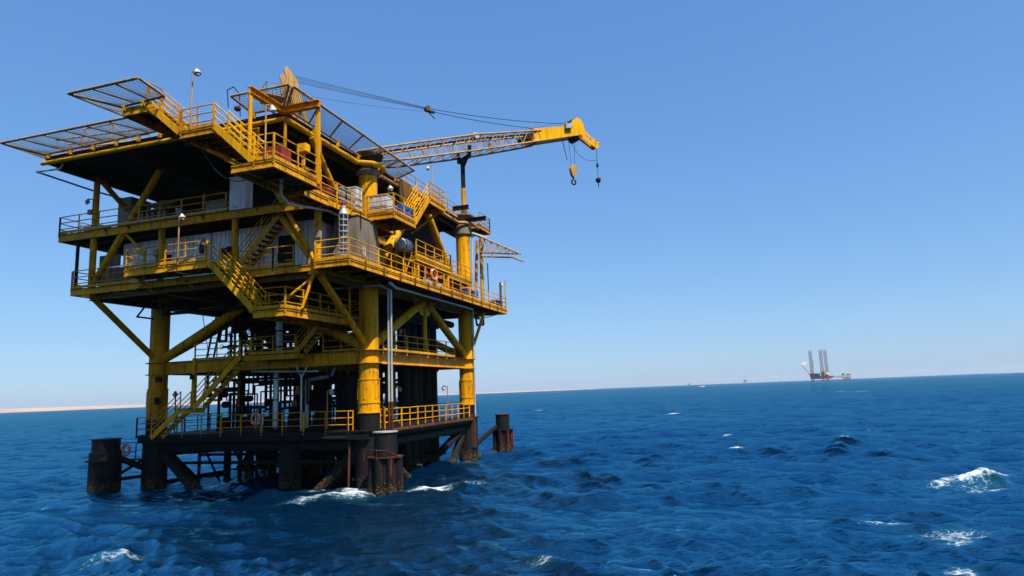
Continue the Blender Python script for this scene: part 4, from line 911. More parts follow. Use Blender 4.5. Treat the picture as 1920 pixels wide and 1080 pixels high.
for k in range(60):
    x = rnd.uniform(-14.4, -4.0); y = rnd.uniform(2.2, 5.5); r = rnd.choice((0.035, 0.05, 0.07, 0.1)); z = rnd.uniform(9.6, 11.4); L = rnd.uniform(0.5, 2.4)
    x2 = min(-6.5, x+L)
    if k % 3: prun([(x, y, 11.8), (x, y, z), (x2, y, z), (x2, y, 11.8)], r)
    else: prun([(x, y, 8.2), (x, y, z), (x2, y, z), (x2, y, 11.8)], r)
    if k % 4 == 0: MB().tube((x, y-0.25, z-0.4), (x, y+0.25, z-0.4), 0.24, 12).build('valve_body', 'dark', pr)
for k in range(38):
    x = rnd.uniform(-14.6, -2.2); y = rnd.uniform(1.0, 5.2); r = rnd.choice((0.035, 0.05, 0.07, 0.1)); z = rnd.uniform(4.4, 6.9); L = rnd.uniform(0.4, 2.2)
    x2 = min(-1.8, x+L)
    if k % 2: prun([(x, y, 7.4), (x, y, z), (x2, y, z), (x2, y, 3.45)], r)
    else: prun([(x, y, 3.45), (x, y, z), (x2, y+0.3, z), (x2, y+0.3, 7.4)], r)
    if k % 4 == 1: MB().tube((x, y-0.25, z-0.3), (x, y+0.25, z-0.3), 0.22, 12).build('valve_body', 'dark', pr)
for k in range(6): x = -12.6+1.9*k; MB().box((x, 2.4, 3.9), (0.8, 0.5, 0.85)).build('pump', 'dark', pr)
for k in range(5): y = 4+2.0*k; prun([(-15.2, y, 11.3-0.12*k), (-3, y, 11.3-0.12*k)], 0.08)
for k in range(4): y = 4+2.5*k; prun([(-15.0, y, 6.9-0.12*k), (-3, y, 6.9-0.12*k)], 0.10)
prun([(-13.9, 2.0, 8.2), (-13.5, 2.0, 10.0), (-13.0, 2.0, 11.8)], 0.07); prun([(-13.5, 2.2, 8.2), (-13.1, 2.2, 10.0), (-12.6, 2.2, 11.8)], 0.07)
for k in range(9): t_ = k/9; prun([(-13.9+0.9*t_, 2.0, 8.3+3.4*t_), (-13.5+0.9*t_, 2.2, 8.3+3.4*t_)], 0.03, nm='rung')
prun([(-6.4, 3.0, 3.45), (-6.4, 3.0, 6.6), (-4.6, 3.0, 6.8), (-4.6, 3.4, 7.3)], 0.14, 'galv'); prun([(-8.2, 2.5, 3.45), (-8.2, 2.5, 5.2), (-7.4, 2.5, 5.2), (-7.4, 2.5, 3.6)], 0.07)
prun([(-4.6, -0.2, 3.45), (-4.6, -0.2, 6.7), (-5.0, -0.2, 7.4)], 0.06, 'galv'); prun([(-4.6, -0.2, 6.7), (-4.2, -0.2, 7.3)], 0.06, 'galv')
prun([(-8.1, -0.5, 7.2), (-5.0, -0.5, 7.05), (-3.2, -0.5, 7.0)], 0.05, 'galv')
prun([(-1.0, 5.0, 11.2), (-1.0, 15.4, 11.0)], 0.28); prun([(-1.4, 5.0, 10.9), (-1.4, 13.4, 10.7)], 0.2)
for k in range(4): prun([(-0.2, 10+1.0*k, 14.4), (-0.2, 10+1.0*k, 15.6-0.1*k), (-1.4, 10+1.0*k, 15.7)], 0.06)
for k in range(3): prun([(0.6, 3.4+1.6*k, 14.35), (0.6, 3.4+1.6*k, 15.1), (-1.2, 3.4+1.6*k, 15.1)], 0.08)
mfv = [(0.9, 3.4, 14.3, 0.4, 'black valve stack with rusty wheel at the near end of the upper valve platform'), (0.5, 5.0, 14.3, 0.45, 'black valve stack in the middle of the upper valve platform'), (0.5, 6.6, 14.3, 0.45, 'black valve stack on the upper valve platform, third from its near end'), (0.5, 8.0, 14.3, 0.42, 'black valve stack at the far end of the upper valve platform')]
for a in mfv: wellhead(*a)
for k in range(10):
    x = -13.5+1.2*k; y = 8.5+3*((k*3) % 4)/4; prun([(x, y, 3.45), (x, y, 7.3)], 0.10+0.05*(k % 3)); prun([(x+0.5, y+1, 8.2), (x+0.5, y+1, 11.8)], 0.10+0.06*(k % 2))
    MB().tube((x, y-0.4, 5.2+0.3*(k % 3)), (x, y+0.4, 5.2+0.3*(k % 3)), 0.3, 12).build('valve_body', 'dark', pr)
    MB().box((x+0.4, 5.6, 8.7), (0.7, 0.6, 0.9)).build('pump', 'dark', pr)
# cross bracing screens at the back (silhouettes)
for k in range(4):
    x = -14.5+3*k; brace((x, 15.9, 3.5), (x+3, 15.9, 7.4), 0.09, 'dark', n=8); brace((x+3, 15.9, 3.5), (x, 15.9, 7.4), 0.09, 'dark', n=8)
brace((-0.6, 2.0, 7.3), (-3.0, 5.0, 3.5), 0.1, 'yellow_dirty_shaded', n=8); brace((-3.0, 2.0, 7.3), (-0.6, 5.0, 3.5), 0.1, 'yellow_dirty_shaded', n=8)
# shelter of dark panels in the gap between level 3 and 4 behind the cabins
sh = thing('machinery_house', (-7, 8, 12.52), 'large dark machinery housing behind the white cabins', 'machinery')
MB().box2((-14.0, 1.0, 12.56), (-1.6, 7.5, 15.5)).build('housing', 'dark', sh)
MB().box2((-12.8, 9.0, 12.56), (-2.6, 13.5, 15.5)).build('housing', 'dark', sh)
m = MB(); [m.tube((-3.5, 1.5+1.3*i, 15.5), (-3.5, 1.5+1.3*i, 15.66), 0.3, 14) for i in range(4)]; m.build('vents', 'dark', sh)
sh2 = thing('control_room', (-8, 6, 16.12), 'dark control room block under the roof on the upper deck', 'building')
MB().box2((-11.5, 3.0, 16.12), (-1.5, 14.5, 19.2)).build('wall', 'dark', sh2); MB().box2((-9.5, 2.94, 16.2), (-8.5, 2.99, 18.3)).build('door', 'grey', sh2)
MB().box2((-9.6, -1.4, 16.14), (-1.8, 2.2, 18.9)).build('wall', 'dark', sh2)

# ------------------------------------------------------------------ mooring dolphins
def dolphin(x, y, top, label, ang=0, ntube=8, cap='rusty', mat='tar_red', rr=0.62):
    t = thing('mooring_dolphin', (x, y, 0), label, 'mooring pile', 'black mooring piles around the platform')
    m = MB(); m.tube((x, y, -8), (x, y, top), rr, 28); p = m.build('pile', 'tar', t)
    MB().lathe((x, y, top), [(rr-0.05, 0), (rr+0.08, 0), (rr+0.08, 0.05), (0, 0.05)], 28).build('cap_plate', cap, p)
    MB().lathe((x, y, top-1.35), [(rr, 0), (rr+0.36, 0), (rr+0.36, 0.06), (rr, 0.06)], 28).build('fender_ring', 'rusty' if ntube == 8 and y < 0 else 'tar', t)
    if ntube: MB().tube((x, y, -6), (x, y, top-1.4), rr+0.16, 28).build('sleeve', 'tar', t)
    for i in range(ntube):
        a = ang+2*math.pi*i/ntube; fx, fy = x+math.cos(a)*(rr+0.17), y+math.sin(a)*(rr+0.17)
        MB().tube((fx, fy, -6), (fx, fy, top-1.35), 0.19, 12).build('fender_tube', mat, t)
    return t
d1 = dolphin(2.2, -2.1, 3.35, 'nearest black mooring pile with fender tubes and barnacles, in front of the front right leg', cap='galv')
m = MB(); m.path([(1.3, -2.9, 2.45), (2.2, -3.15, 2.45), (2.75, -2.9, 2.4), (3.2, -2.2, 1.95)], 0.035); m.tube((1.3, -2.9, 2.45), (1.3, -2.9, 1.9), 0.03, 6); m.tube((2.2, -3.15, 2.45), (2.2, -3.1, 1.9), 0.03, 6); m.build('handrail', 'rusty', d1)
d2 = dolphin(0.9, 22.2, 3.3, 'farthest black mooring pile standing clear to the right of the platform')
MB().tube((0.4, 21.6, 2.2), (0.1, 16.6, 0.9), 0.2, 12).build('strut', 'tar', d2); MB().tube((0.4, 21.6, 0.05), (0.0, 16.6, 0.05), 0.18, 12).build('strut', 'tar', d2)
d3 = dolphin(-18.2, -1.8, 3.25, 'wide black mooring pile at the far left of the platform', rr=0.82, ntube=0, mat='tar', cap='tar')
MB().lathe((-18.2, -1.8, 0), [(0.95, -6), (0.95, 2.45), (0.84, 2.5)], 28).build('sleeve', 'tar', d3); MB().box2((-17.3, -2.2, 1.9), (-17.15, -1.6, 2.6)).build('bracket', 'tar', d3)
MB().tube((-17.6, -1.5, 2.1), (-16.2, -0.4, 1.2), 0.2, 12).build('strut', 'tar', d3); MB().tube((-17.6, -1.5, 0.9), (-16.2, -0.4, 2.0), 0.1, 12).build('strut', 'tar', d3)
MB().tube((-17.4, -1.6, 0.7), (-16.3, -0.6, 0.8), 0.12, 10).build('strut', 'tar', d3)
m = MB(); m.bar((-17.5, -1.6, 1.9), (-17.5, -1.6, 3.0), 0.05, 0.05); m.bar((-16.0, -1.55, 1.9), (-16.0, -1.55, 3.0), 0.05, 0.05)
for z in (1.95, 2.4, 3.0): m.bar((-17.5, -1.6, z), (-16.0, -1.55, z), 0.05, 0.05)
m.build('buoy_frame', 'dark', d3); MB().box((-16.75, -1.1, 1.9), (1.6, 0.9, 0.06)).build('footboard', 'rusty', d3)

# ------------------------------------------------------------------ far rigs, boats and coast
def far(azd, dist):
    a = R(azd); return V(CAM.x+math.sin(a)*dist, CAM.y+math.cos(a)*dist, 0), V(math.cos(a), -math.sin(a), 0), V(math.sin(a), math.cos(a), 0)
M['hull_navy'] = paint('navy_hull', (0.03, 0.035, 0.09), (0.02, 0.025, 0.06), amt=0.1, scale=0.05)
M['far_leg'] = paint('far_leg_steel', (0.10, 0.11, 0.13), (0.07, 0.08, 0.09), amt=0.0, scale=0.05)
M['far_yellow'] = paint('far_yellow', (0.55, 0.38, 0.10), (0.40, 0.26, 0.08), amt=0.2, scale=0.05)
M['far_red'] = paint('far_red', (0.50, 0.07, 0.05), (0.38, 0.05, 0.04), amt=0.0, scale=0.05)
M['far_white'] = paint('far_white', (0.70, 0.70, 0.66), (0.55, 0.55, 0.5), amt=0.0, scale=0.05)
fm, fnt, fp = nodes('flare_fire'); fp.inputs['Emission Color'].default_value = (1, 0.25, 0.08, 1); fp.inputs['Emission Strength'].default_value = 1.6; fp.inputs['Base Color'].default_value = (0.6, 0.15, 0.05, 1); M['flame'] = fm
o, sx, fy = far(7.05, 2500)     # 1 photo px ~ 2 m
def FP(px, up, dep=0): return o+sx*((px-1543)*2.0)+V(0, 0, up*2.0)+fy*dep
ju = thing('jackup_rig', o, 'distant navy jack-up rig with three tall lattice legs on the horizon', 'jack-up rig')
m = MB(); m.prism([FP(1525, 4, -15), FP(1556, 4, -15), FP(1556, 4, 25), FP(1525, 4, 25)], (0, 0, 9)); m.prism([FP(1524, 8, -10), FP(1537, 8, -10), FP(1537, 8, 20), FP(1526, 8, 20)], (0, 0, 11)); m.build('hull', 'hull_navy', ju)
for bx, dp, tx in ((1528, 0, -3.5), (1544, -18, -3.5), (1551, 22, -3.5)):
    m = MB(); wd = 4.2
    cs = [(-wd, -wd), (wd, -wd), (0, wd)]
    for cx_, cy_ in cs: b0 = FP(bx, 0, dp)+sx*cx_+fy*cy_; m.tube((b0.x, b0.y, -5), (b0.x, b0.y, 106), 0.85, 6)
    for k in range(0, 20, 2):
        for i in range(3):
            a_ = FP(bx, 0, dp)+sx*cs[i][0]+fy*cs[i][1]; b_ = FP(bx, 0, dp)+sx*cs[(i+1) % 3][0]+fy*cs[(i+1) % 3][1]
            m.tube((a_.x, a_.y, k*5), (b_.x, b_.y, k*5+10), 0.25, 4); m.tube((b_.x, b_.y, k*5), (a_.x, a_.y, k*5+10), 0.25, 4)
    m.build('leg', 'far_leg', ju)
m = MB(); m.prism([FP(1541, 8.5, -10), FP(1548, 8.5, -10), FP(1548, 8.5, 10), FP(1541, 8.5, 10)], (0, 0, 14)); m.prism([FP(1535, 8.5, -8), FP(1540, 8.5, -8), FP(1540, 8.5, 8), FP(1535, 8.5, 8)], (0, 0, 9)); m.build('deckhouse', 'far_leg', ju)
m = MB(); m.prism([FP(1546, 8.5, -16), FP(1553, 8.5, -16), FP(1553, 8.5, 0), FP(1546, 8.5, 0)], (0, 0, 18)); m.prism([FP(1528.5, 13.5, -12), FP(1531, 13.5, -12), FP(1531, 13.5, 0), FP(1528.5, 13.5, 0)], (0, 0, 9)); m.build('accommodation', 'far_yellow', ju)
m = MB(); m.ball(FP(1551, 11.5, -18), 4.5, 10, 8); m.build('dome', 'far_white', ju)
m = MB(); m.prism([FP(1546, 4.2, -18), FP(1558, 4.2, -18), FP(1558, 4.2, -15.5), FP(1546, 4.2, -15.5)], (0, 0, 8)); m.prism([FP(1556, 4.5, -12), FP(1560, 5.5, -12), FP(1560, 5.5, 8), FP(1556, 4.5, 8)], (0, 0, 7)); m.build('red_hull_section', 'far_red', ju)
m = MB(); m.tube(FP(1524, 12.5), FP(1513.5, 28), 1.0, 6); m.tube(FP(1530, 17), FP(1531.5, 35), 0.6, 6); m.tube(FP(1528, 33), FP(1532, 36), 0.5, 6); m.build('crane_boom', 'far_leg', ju)
m = MB(); m.ball(FP(1516, 30.5), 3.2, 10, 7, (1.6, 1, 0.8)); m.ball(FP(1519, 31.5), 1.8, 8, 6, (1.8, 1, 0.7)); m.build('flare_flame', 'flame', ju)
o2, _, _ = far(8.4, 2500)
fb = thing('footbridge', FP(1566, 5), 'thin red footbridge from the jack-up rig to the small platform on the horizon', 'bridge')
m = MB(); m.tube(FP(1559, 6), FP(1573, 6), 0.8, 6); m.tube(FP(1559, 7.6), FP(1573, 7.4), 0.5, 6)
for k in range(14): m.tube(FP(1559+k, 6), FP(1560+k, 7.5), 0.25, 4)
m.build('truss', 'far_red', fb)
sp = thing('satellite_platform', o2, 'small distant brown platform at the right end of the red footbridge', 'oil platform')
m = MB()
for px in (1573.5, 1577.5, 1581.5, 1585):
    for dp in (-8, 8): m.tube(FP(px, -2, dp), FP(px, 11, dp), 0.7, 6)
m.build('leg', 'far_yellow', sp)
for u, w0, w1, h in ((1.2, 1573.5, 1586, 1.4), (5.0, 1572, 1586, 1.2), (8.4, 1572.5, 1586, 1.6)):
    m = MB(); m.prism([FP(w0, u, -10), FP(w1, u, -10), FP(w1, u, 10), FP(w0, u, 10)], (0, 0, h)); m.build('deck', 'rusty', sp)
m = MB(); m.prism([FP(1573, 9.4, -6), FP(1576, 9.4, -6), FP(1575.5, 9.4, 6), FP(1573, 9.4, 6)], (0, 0, 4.5)); m.prism([FP(1581, 9.4, -6), FP(1584, 9.4, -6), FP(1584, 9.4, 6), FP(1581, 9.4, 6)], (0, 0, 2.5)); m.build('equipment', 'dark', sp)
m = MB(); m.prism([FP(1575, 2, -9), FP(1585, 2, -9), FP(1585, 2, -6), FP(1575, 2, -6)], (0, 0, 5)); m.build('wall', 'far_yellow', sp)
def tinyrig(azd, dist, s_, label, deckmat='dark'):
    o, sx, fy = far(azd, dist); t = thing('wellhead_platform', o, label, 'oil platform', 'tiny platforms on the horizon')
    m = MB()
    for a in (-1, 1): m.tube(o+sx*a*s_*0.3, o+sx*a*s_*0.3+V(0, 0, s_*0.9), s_*0.06, 6)
    m.build('leg', 'dark', t); m = MB(); m.prism([o+sx*(-s_*0.6)+V(0, 0, s_*0.8), o+sx*(s_*0.6)+V(0, 0, s_*0.8), o+sx*(s_*0.6)+V(0, 0, s_*0.8)+fy*s_, o+sx*(-s_*0.6)+V(0, 0, s_*0.8)+fy*s_], (0, 0, s_*0.5)); m.build('deck', deckmat, t)
    m = MB(); m.tube(o+V(0, 0, s_*1.3), o+sx*s_*0.3+V(0, 0, s_*2.0), s_*0.08, 5); m.build('mast', 'dark', t)
tinyrig(-3.01, 3800, 8, 'tiny dark platform on the horizon left of the orange boat')
tinyrig(1.36, 4200, 14, 'small grey platform on the horizon between the boat and the jack-up rig')
tinyrig(-11.6, 4500, 6, 'faint tiny platform on the horizon farthest left of the boat')
tinyrig(4.0, 5200, 7, 'faint tiny mast platform just left of the jack-up rig on the horizon')
o, sx, fy = far(-1.95, 1500); bt = thing('workboat', o, 'tiny white and orange workboat on the horizon with a white wake', 'boat')
m = MB(); m.prism([o+sx*-7+V(0, 0, 0), o+sx*4+V(0, 0, 0), o+sx*6+V(0, 0, 1.8), o+sx*-7+V(0, 0, 1.2)], fy*3); m.build('hull', 'far_white', bt)
m = MB(); m.prism([o+sx*-1+V(0, 0, 1.5), o+sx*3.5+V(0, 0, 1.7), o+sx*3+V(0, 0, 4.2), o+sx*-0.5+V(0, 0, 4.2)], fy*2.5); m.build('cabin', 'orange', bt)
MB().tube(o+sx*1.2+V(0, 0, 4), o+sx*1.2+V(0, 0, 7.5), 0.25, 5).build('mast', 'orange', bt)
# sandy coast: strips of low terrain
sm, snt, spn = nodes('desert_sand')
gpos = N(snt, 'ShaderNodeNewGeometry').outputs['Position']
snt.links.new(mix(snt, ramp(snt, noise(snt, gpos, 0.004, 6), 0.35, 0.65), (0.40, 0.29, 0.20), (0.30, 0.21, 0.145)), spn.inputs['Base Color']); spn.inputs['Roughness'].default_value = 0.95
M['sand'] = sm
def coast(name, stations, label=None):
    m = MB(); K_ = 7; rows = []
    for azd, dist, h in stations:
        a = R(azd); d = V(math.sin(a), math.cos(a), 0); row = []
        for k in range(K_):
            t = k/(K_-1); rr_ = dist+t*900; hh = -1+(h+1)*min(1, t*5)**0.6*(1+0.12*math.sin(azd*7+k)+0.08*math.sin(azd*19)) if k < K_-1 else -1
            row.append((CAM.x+d.x*rr_, CAM.y+d.y*rr_, hh))
        rows.append(row)
    vs = [p for r_ in rows for p in r_]; fs = []
    for i in range(len(rows)-1):
        for k in range(K_-1): fs.append((i*K_+k, (i+1)*K_+k, (i+1)*K_+k+1, i*K_+k+1))
    m.add(vs, fs, True); ob = m.build(name, 'sand'); tag(ob, label, None, None, 'structure'); return ob
stn = []
for i in range(130):
    azd = -75+0.5*i
    h = np.interp(azd, [-75, -54.8, -46, -40, -30, -20, -15, -10], [20, 17.5, 14, 12, 9, 8, 7.5, 5]); dist = np.interp(azd, [-75, -55, -40, -20, -10], [3400, 3700, 4200, 5200, 6500])
    stn.append((azd, dist, h*(1 if azd < -11 else max(0.1, 1-(azd+11)*0.9))))
coast('coast', stn)
coast('coast', [(17.5+0.5*i, 7600, (0.2+min(1, i/10)*8)) for i in range(50)])

# ------------------------------------------------------------------ sea
def sea():
    ang0, ang1 = R(-60), R(26); NA = 1250
    rs = [5.0]
    while rs[-1] < 420: rs.append(rs[-1]*1.0047)
    while rs[-1] < 1400: rs.append(rs[-1]*1.012)
    while rs[-1] < 15500: rs.append(rs[-1]*1.04)
    rs = np.array(rs); th = np.linspace(ang0, ang1, NA)
    # coarser closure of the full circle
    th = np.concatenate([th, np.linspace(ang1, ang0+2*math.pi, 220)[1:-1]]); NT = len(th)
    RR, TT = np.meshgrid(rs, th, indexing='ij')
    X = CAM.x+RR*np.sin(TT); Y = CAM.y+RR*np.cos(TT); X0 = X.copy(); Y0 = Y.copy()
    Z = np.zeros_like(X); DX = np.zeros_like(X); DY = np.zeros_like(X); J = np.zeros_like(X)
    rng = np.random.RandomState(5)
    cell = np.maximum(RR*0.0047, RR*(ang1-ang0)/1250); cell = np.where(RR > 420, RR*0.012, cell); cell = np.where(RR > 1400, RR*0.04, cell)
    wd = R(194)      # waves travel towards the camera, slightly to its left
    lam = np.concatenate([np.exp(rng.uniform(np.log(3.0), np.log(11), 34)), np.exp(rng.uniform(np.log(0.24), np.log(3.0), 110))])
    ca, sa = math.cos(0.26), math.sin(0.26); U = (X0*ca+Y0*sa); W = (-X0*sa+Y0*ca)
    pt_ = np.sin(W*0.21+1.7*np.sin(U*0.045+0.6)+0.8*np.sin(W*0.07))*np.sin(U*0.06+0.9*np.sin(W*0.11)+2.0)+0.5*np.sin(W*0.55+1.3*np.sin(U*0.12))*np.sin(U*0.17+1.0)
    ruff = np.clip(0.88+0.42*pt_, 0.4, 1.25)
    for L in lam:
        k = 2*math.pi/L; spread = 0.36 if L > 3 else (0.45 if L > 1.0 else 0.7)
        a = wd+rng.normal(0, spread); ph = rng.uniform(0, 2*math.pi)
        amp = 0.0150*L if L < 0.9 else 0.0140*L**0.60*(0.9 if L > 3.5 else 1.0)
        att = np.clip((L/(cell*2.6)-1)/1.5, 0, 1)
        dx, dy = math.sin(a), math.cos(a)
        p = k*(dx*X0+dy*Y0)+ph
        c, s_ = np.cos(p), np.sin(p); Aa = amp*att*(ruff if L < 2.5 else 1.0)
        Z += Aa*c; q = 0.6
        DX -= q*Aa*dx*s_; DY -= q*Aa*dy*s_; J += q*Aa*k*c
    gust = 0.85+0.3*np.sin(X0*0.045+1.3*np.sin(Y0*0.03))*np.sin(Y0*0.05+0.7)
    Z *= gust; X = X0+DX*gust; Y = Y0+DY*gust
    foam = np.clip((J*gust-0.82)*2.4, 0, 0.68)
    def patch(px, py, rx, ry, rot, val, bump=0.0):
        nonlocal Z, foam
        c, s_ = math.cos(rot), math.sin(rot); u = ((X0-px)*c+(Y0-py)*s_)/rx; v = (-(X0-px)*s_+(Y0-py)*c)/ry
        g = np.exp(-(u*u+v*v)); foam = np.maximum(foam, val*g)
        if bump: Z += bump*g
    # white water round the near mooring pile and leg
    patch(0.3, -2.6, 2.0, 1.5, 0.2, 1.15, 0.16); patch(-0.2, -1.4, 1.2, 0.8, 0.2, 1.0, 0.1); patch(-1.3, -3.9, 2.2, 1.0, 0.9, 0.78); patch(1.6, -2.9, 0.9, 0.5, 0.0, 0.75)
    patch(3.9, -0.2, 1.6, 1.0, 0.5, 1.05, 0.06); patch(5.4, 1.5, 1.7, 0.9, 0.6, 0.76); patch(3.6, -4.6, 1.6, 0.8, 0.3, 0.5)
    patch(1.9, -11.2, 0.8, 0.4, 0.2, 0.52); patch(0.3, -12.2, 0.7, 0.35, 0.4, 0.5); patch(-0.5, -17.0, 1.7, 0.8, 0.3, 0.72)
    patch(-17.4, -4.0, 1.2, 0.5, 0.1, 0.45); patch(-14.0, -1.0, 2.2, 0.6, 0.2, 0.5)
    for px, py in ((-16, 0), (-18.2, -1.8), (0, 0), (0.9, 22.2), (0, 16), (-5.7, 0.3), (-3, -0.5), (-0.2, 12.4)):
        patch(px+0.3, py-0.6, 1.5, 0.9, 0.2, 0.56)
    # breaking crest on the right and its trail
    patch(31.6, 3.1, 2.4, 0.42, 0.35, 1.0, 0.36); patch(30.0, 2.2, 1.2, 0.4, 0.7, 0.8, 0.05); patch(32.2, 1.2, 2.2, 0.35, 0.4, 0.9, 0.1); patch(31.4, 2.2, 3.0, 1.6, 0.4, 0.5, 0.0)
    patch(27.2, -9.6, 1.6, 0.8, 0.3, 0.76); patch(25.6, -8.4, 1.4, 0.5, 0.1, 0.66); patch(26.4, -13.2, 0.7, 0.45, 0.2, 0.72); patch(26.9, -11.4, 0.9, 0.4, 0.2, 0.68)
    patch(23.6, -8.0, 1.8, 0.3, 0.35, 0.62, 0.14); patch(15.7, -5.9, 0.7, 0.35, 0.3, 0.62, 0.08); patch(18.4, -10.2, 0.4, 0.2, 0.3, 0.55)
    patch(14.6, -15.3, 1.1, 0.5, 0.2, 0.62, 0.12); patch(17.8, -15.8, 0.8, 0.25, 0.2, 0.55, 0.1)
    patch(-5.8, -11.4, 1.0, 0.5, 0.2, 0.5)
    # distant whitecaps
    for px, py, s_ in ((67.5, 277, 6.0), (72, 262, 5.0), (45.4, 156, 2.8), (10.5, 93, 1.8), (-28, 140, 2.6), (20.8, 23.5, 0.9), (20, 36, 0.7), (-41, 45, 1.2), (-60, 120, 2.4), (-80, 90, 2.0)):
        patch(px, py, s_, s_*0.55, 0.3, 0.95, 0.1)
    for i in range(70):
        a = R(rng.uniform(-60, 25)); r_ = math.exp(rng.uniform(math.log(40), math.log(900)))
        patch(CAM.x+r_*math.sin(a), CAM.y+r_*math.cos(a), 0.008*r_*rng.uniform(0.5, 1.0)+0.25, 0.006*r_*rng.uniform(0.3, 0.8)+0.12, 0.3, rng.uniform(0.5, 0.8), 0.05)
    NR = len(rs); nv = NR*NT+1
    co = np.empty((nv, 3), np.float32); co[:-1, 0] = X.ravel(); co[:-1, 1] = Y.ravel(); co[:-1, 2] = Z.ravel(); co[-1] = (CAM.x, CAM.y, 0)
    i = np.arange(NR-1)[:, None]; j = np.arange(NT)[None, :]; j2 = (j+1) % NT
    q = np.stack([i*NT+j, i*NT+j2, (i+1)*NT+j2, (i+1)*NT+j], -1).reshape(-1, 4)[:, ::-1]
    jj = np.arange(NT); tri = np.stack([np.full(NT, nv-1), (jj+1) % NT, jj], -1)
    me = bpy.data.meshes.new('sea'); me.vertices.add(nv); me.vertices.foreach_set('co', co.ravel())
    nl = q.size+tri.size; me.loops.add(nl); me.loops.foreach_set('vertex_index', np.concatenate([q.ravel(), tri.ravel()]).astype(np.int32))
    nf = len(q)+len(tri); me.polygons.add(nf)
    ls = np.concatenate([np.arange(len(q))*4, len(q)*4+np.arange(len(tri))*3]).astype(np.int32)
    me.polygons.foreach_set('loop_start', ls)
    me.polygons.foreach_set('use_smooth', np.ones(nf, bool)); me.update(calc_edges=True); me.validate()
    at = me.attributes.new('foam', 'FLOAT', 'POINT'); fo = np.zeros(nv, np.float32); fo[:-1] = foam.ravel(); at.data.foreach_set('value', fo)
    return me
sea_me = sea()
wm, nt, p = nodes('sea_water')
g = N(nt, 'ShaderNodeNewGeometry').outputs['Position']
fa = N(nt, 'ShaderNodeAttribute'); fa.attribute_name = 'foam'; fa = fa.outputs['Fac']
big = noise(nt, g, 0.06, 4)
wc = mix(nt, ramp(nt, big, 0.35, 0.65), (0.0003, 0.0080, 0.026), (0.0005, 0.0112, 0.034))
wc = mix(nt, ramp(nt, fa, 0.2, 0.75, 0, 0.45), wc, (0.01, 0.11, 0.15))
mp = N(nt, 'ShaderNodeMapping'); mr = N(nt, 'ShaderNodeMapping'); mr.inputs['Rotation'].default_value = (0, 0, -0.24); nt.links.new(g, mr.inputs['Vector'])
mp.inputs['Scale'].default_value = (0.55, 1.25, 0.4); nt.links.new(mr.outputs[0], mp.inputs['Vector'])
n1 = noise(nt, mr.outputs[0], 2.6, 10, 0.75)
vo = N(nt, 'ShaderNodeTexVoronoi', feature='DISTANCE_TO_EDGE'); vo.inputs['Scale'].default_value = 4.2
wv = N(nt, 'ShaderNodeVectorMath', operation='ADD'); nz = N(nt, 'ShaderNodeTexNoise'); nz.inputs['Scale'].default_value = 2.2; nz.inputs['Detail'].default_value = 7
nt.links.new(mp.outputs[0], nz.inputs['Vector']); nt.links.new(nz.outputs['Color'], wv.inputs[1]); nt.links.new(mp.outputs[0], wv.inputs[0]); nt.links.new(wv.outputs[0], vo.inputs['Vector'])
lace = ramp(nt, vo.outputs[0], 0.0, 0.16, 1.0, 0.0)
fm_ = math_(nt, 'ADD', math_(nt, 'ADD', fa, math_(nt, 'MULTIPLY', math_(nt, 'SUBTRACT', n1, 0.5), 1.5)), math_(nt, 'MULTIPLY', math_(nt, 'SUBTRACT', lace, 0.6), 0.28))
fmask = math_(nt, 'MULTIPLY', ramp(nt, fm_, 0.50, 0.98), ramp(nt, fa, 0.12, 0.3))
def ridge(fac): return math_(nt, 'SUBTRACT', 1.0, math_(nt, 'ABSOLUTE', math_(nt, 'SUBTRACT', math_(nt, 'MULTIPLY', fac, 2.0), 1.0)))
nb0 = ridge(noise(nt, mp.outputs[0], 6.5, 6, 0.6)); nb1 = ridge(noise(nt, mp.outputs[0], 2.0, 7, 0.62)); nb2 = ridge(noise(nt, mp.outputs[0], 0.55, 6, 0.6))
b0 = N(nt, 'ShaderNodeBump'); b0.inputs['Strength'].default_value = 1.0; b0.inputs['Distance'].default_value = 0.012; nt.links.new(nb0, b0.inputs['Height'])
b = N(nt, 'ShaderNodeBump'); b.inputs['Strength'].default_value = 1.0; b.inputs['Distance'].default_value = 0.055; nt.links.new(nb1, b.inputs['Height']); nt.links.new(b0.outputs[0], b.inputs['Normal'])
b2 = N(nt, 'ShaderNodeBump'); b2.inputs['Strength'].default_value = 0.8; b2.inputs['Distance'].default_value = 0.13; nt.links.new(nb2, b2.inputs['Height']); nt.links.new(b.outputs[0], b2.inputs['Normal'])
nb3 = ridge(noise(nt, mp.outputs[0], 0.17, 6, 0.62))
b3 = N(nt, 'ShaderNodeBump'); b3.inputs['Strength'].default_value = 1.0; b3.inputs['Distance'].default_value = 0.38; nt.links.new(nb3, b3.inputs['Height']); nt.links.new(b2.outputs[0], b3.inputs['Normal']); b2 = b3
nt.nodes.remove(p)
df = N(nt, 'ShaderNodeBsdfDiffuse'); nt.links.new(mix(nt, fmask, wc, (0.52, 0.55, 0.57)), df.inputs['Color']); nt.links.new(b2.outputs[0], df.inputs['Normal'])
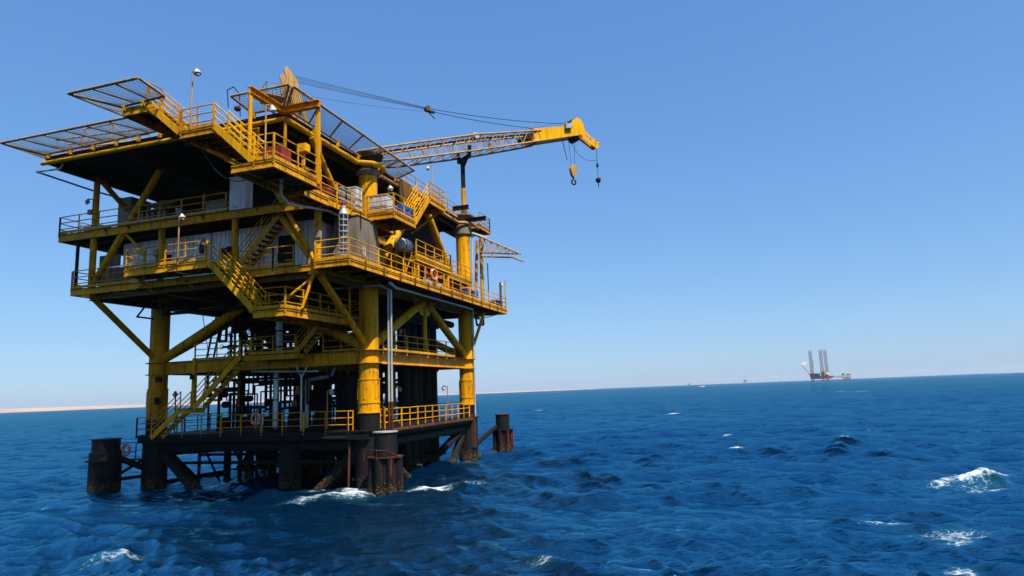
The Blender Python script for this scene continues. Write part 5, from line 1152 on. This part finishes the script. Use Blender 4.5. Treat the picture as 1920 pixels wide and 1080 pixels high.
gl = N(nt, 'ShaderNodeBsdfGlossy'); gl.inputs['Roughness'].default_value = 0.05; gl.inputs['Color'].default_value = (0.20, 0.65, 0.83, 1); nt.links.new(b2.outputs[0], gl.inputs['Normal'])
ln = N(nt, 'ShaderNodeVectorMath', operation='LENGTH'); nt.links.new(g, ln.inputs[0]); nt.links.new(ramp(nt, ln.outputs['Value'], 80, 1500, 0.045, 0.30), gl.inputs['Roughness'])
fr = N(nt, 'ShaderNodeFresnel'); fr.inputs['IOR'].default_value = 1.33; nt.links.new(b2.outputs[0], fr.inputs['Normal'])
ff = N(nt, 'ShaderNodeMapRange'); ff.inputs['From Min'].default_value = 0.02; ff.inputs['From Max'].default_value = 0.80; ff.inputs['To Min'].default_value = 0.0; ff.inputs['To Max'].default_value = 0.47
nt.links.new(fr.outputs[0], ff.inputs['Value'])
fx = math_(nt, 'MULTIPLY', ff.outputs[0], math_(nt, 'SUBTRACT', 1.0, fmask))
ms = N(nt, 'ShaderNodeMixShader'); nt.links.new(fx, ms.inputs[0]); nt.links.new(df.outputs[0], ms.inputs[1]); nt.links.new(gl.outputs[0], ms.inputs[2])
nt.links.new(ms.outputs[0], [n for n in nt.nodes if n.type == 'OUTPUT_MATERIAL'][0].inputs['Surface'])
sea_me.materials.append(wm)
so = bpy.data.objects.new('sea', sea_me); col.objects.link(so); tag(so, 'deep blue choppy open sea with scattered whitecaps', None, None, 'structure')

# ------------------------------------------------------------------ haze
HAZE = True
if HAZE:
    hm = bpy.data.materials.new('haze_air'); hm.use_nodes = True; ht = hm.node_tree
    for n in list(ht.nodes):
        if n.type == 'BSDF_PRINCIPLED': ht.nodes.remove(n)
    pv = ht.nodes.new('ShaderNodeVolumePrincipled'); pv.inputs['Density'].default_value = 4.5e-5
    pv.inputs['Color'].default_value = (0.85, 0.92, 1.0, 1); pv.inputs['Anisotropy'].default_value = 0.2
    out = [n for n in ht.nodes if n.type == 'OUTPUT_MATERIAL'][0]; ht.links.new(pv.outputs[0], out.inputs['Volume'])
    hz = MB().box2((-16500, -16500, -9.5), (16500, 16500, 112)).build('haze', hm); tag(hz, 'thin pale haze over the sea', None, None, 'stuff')
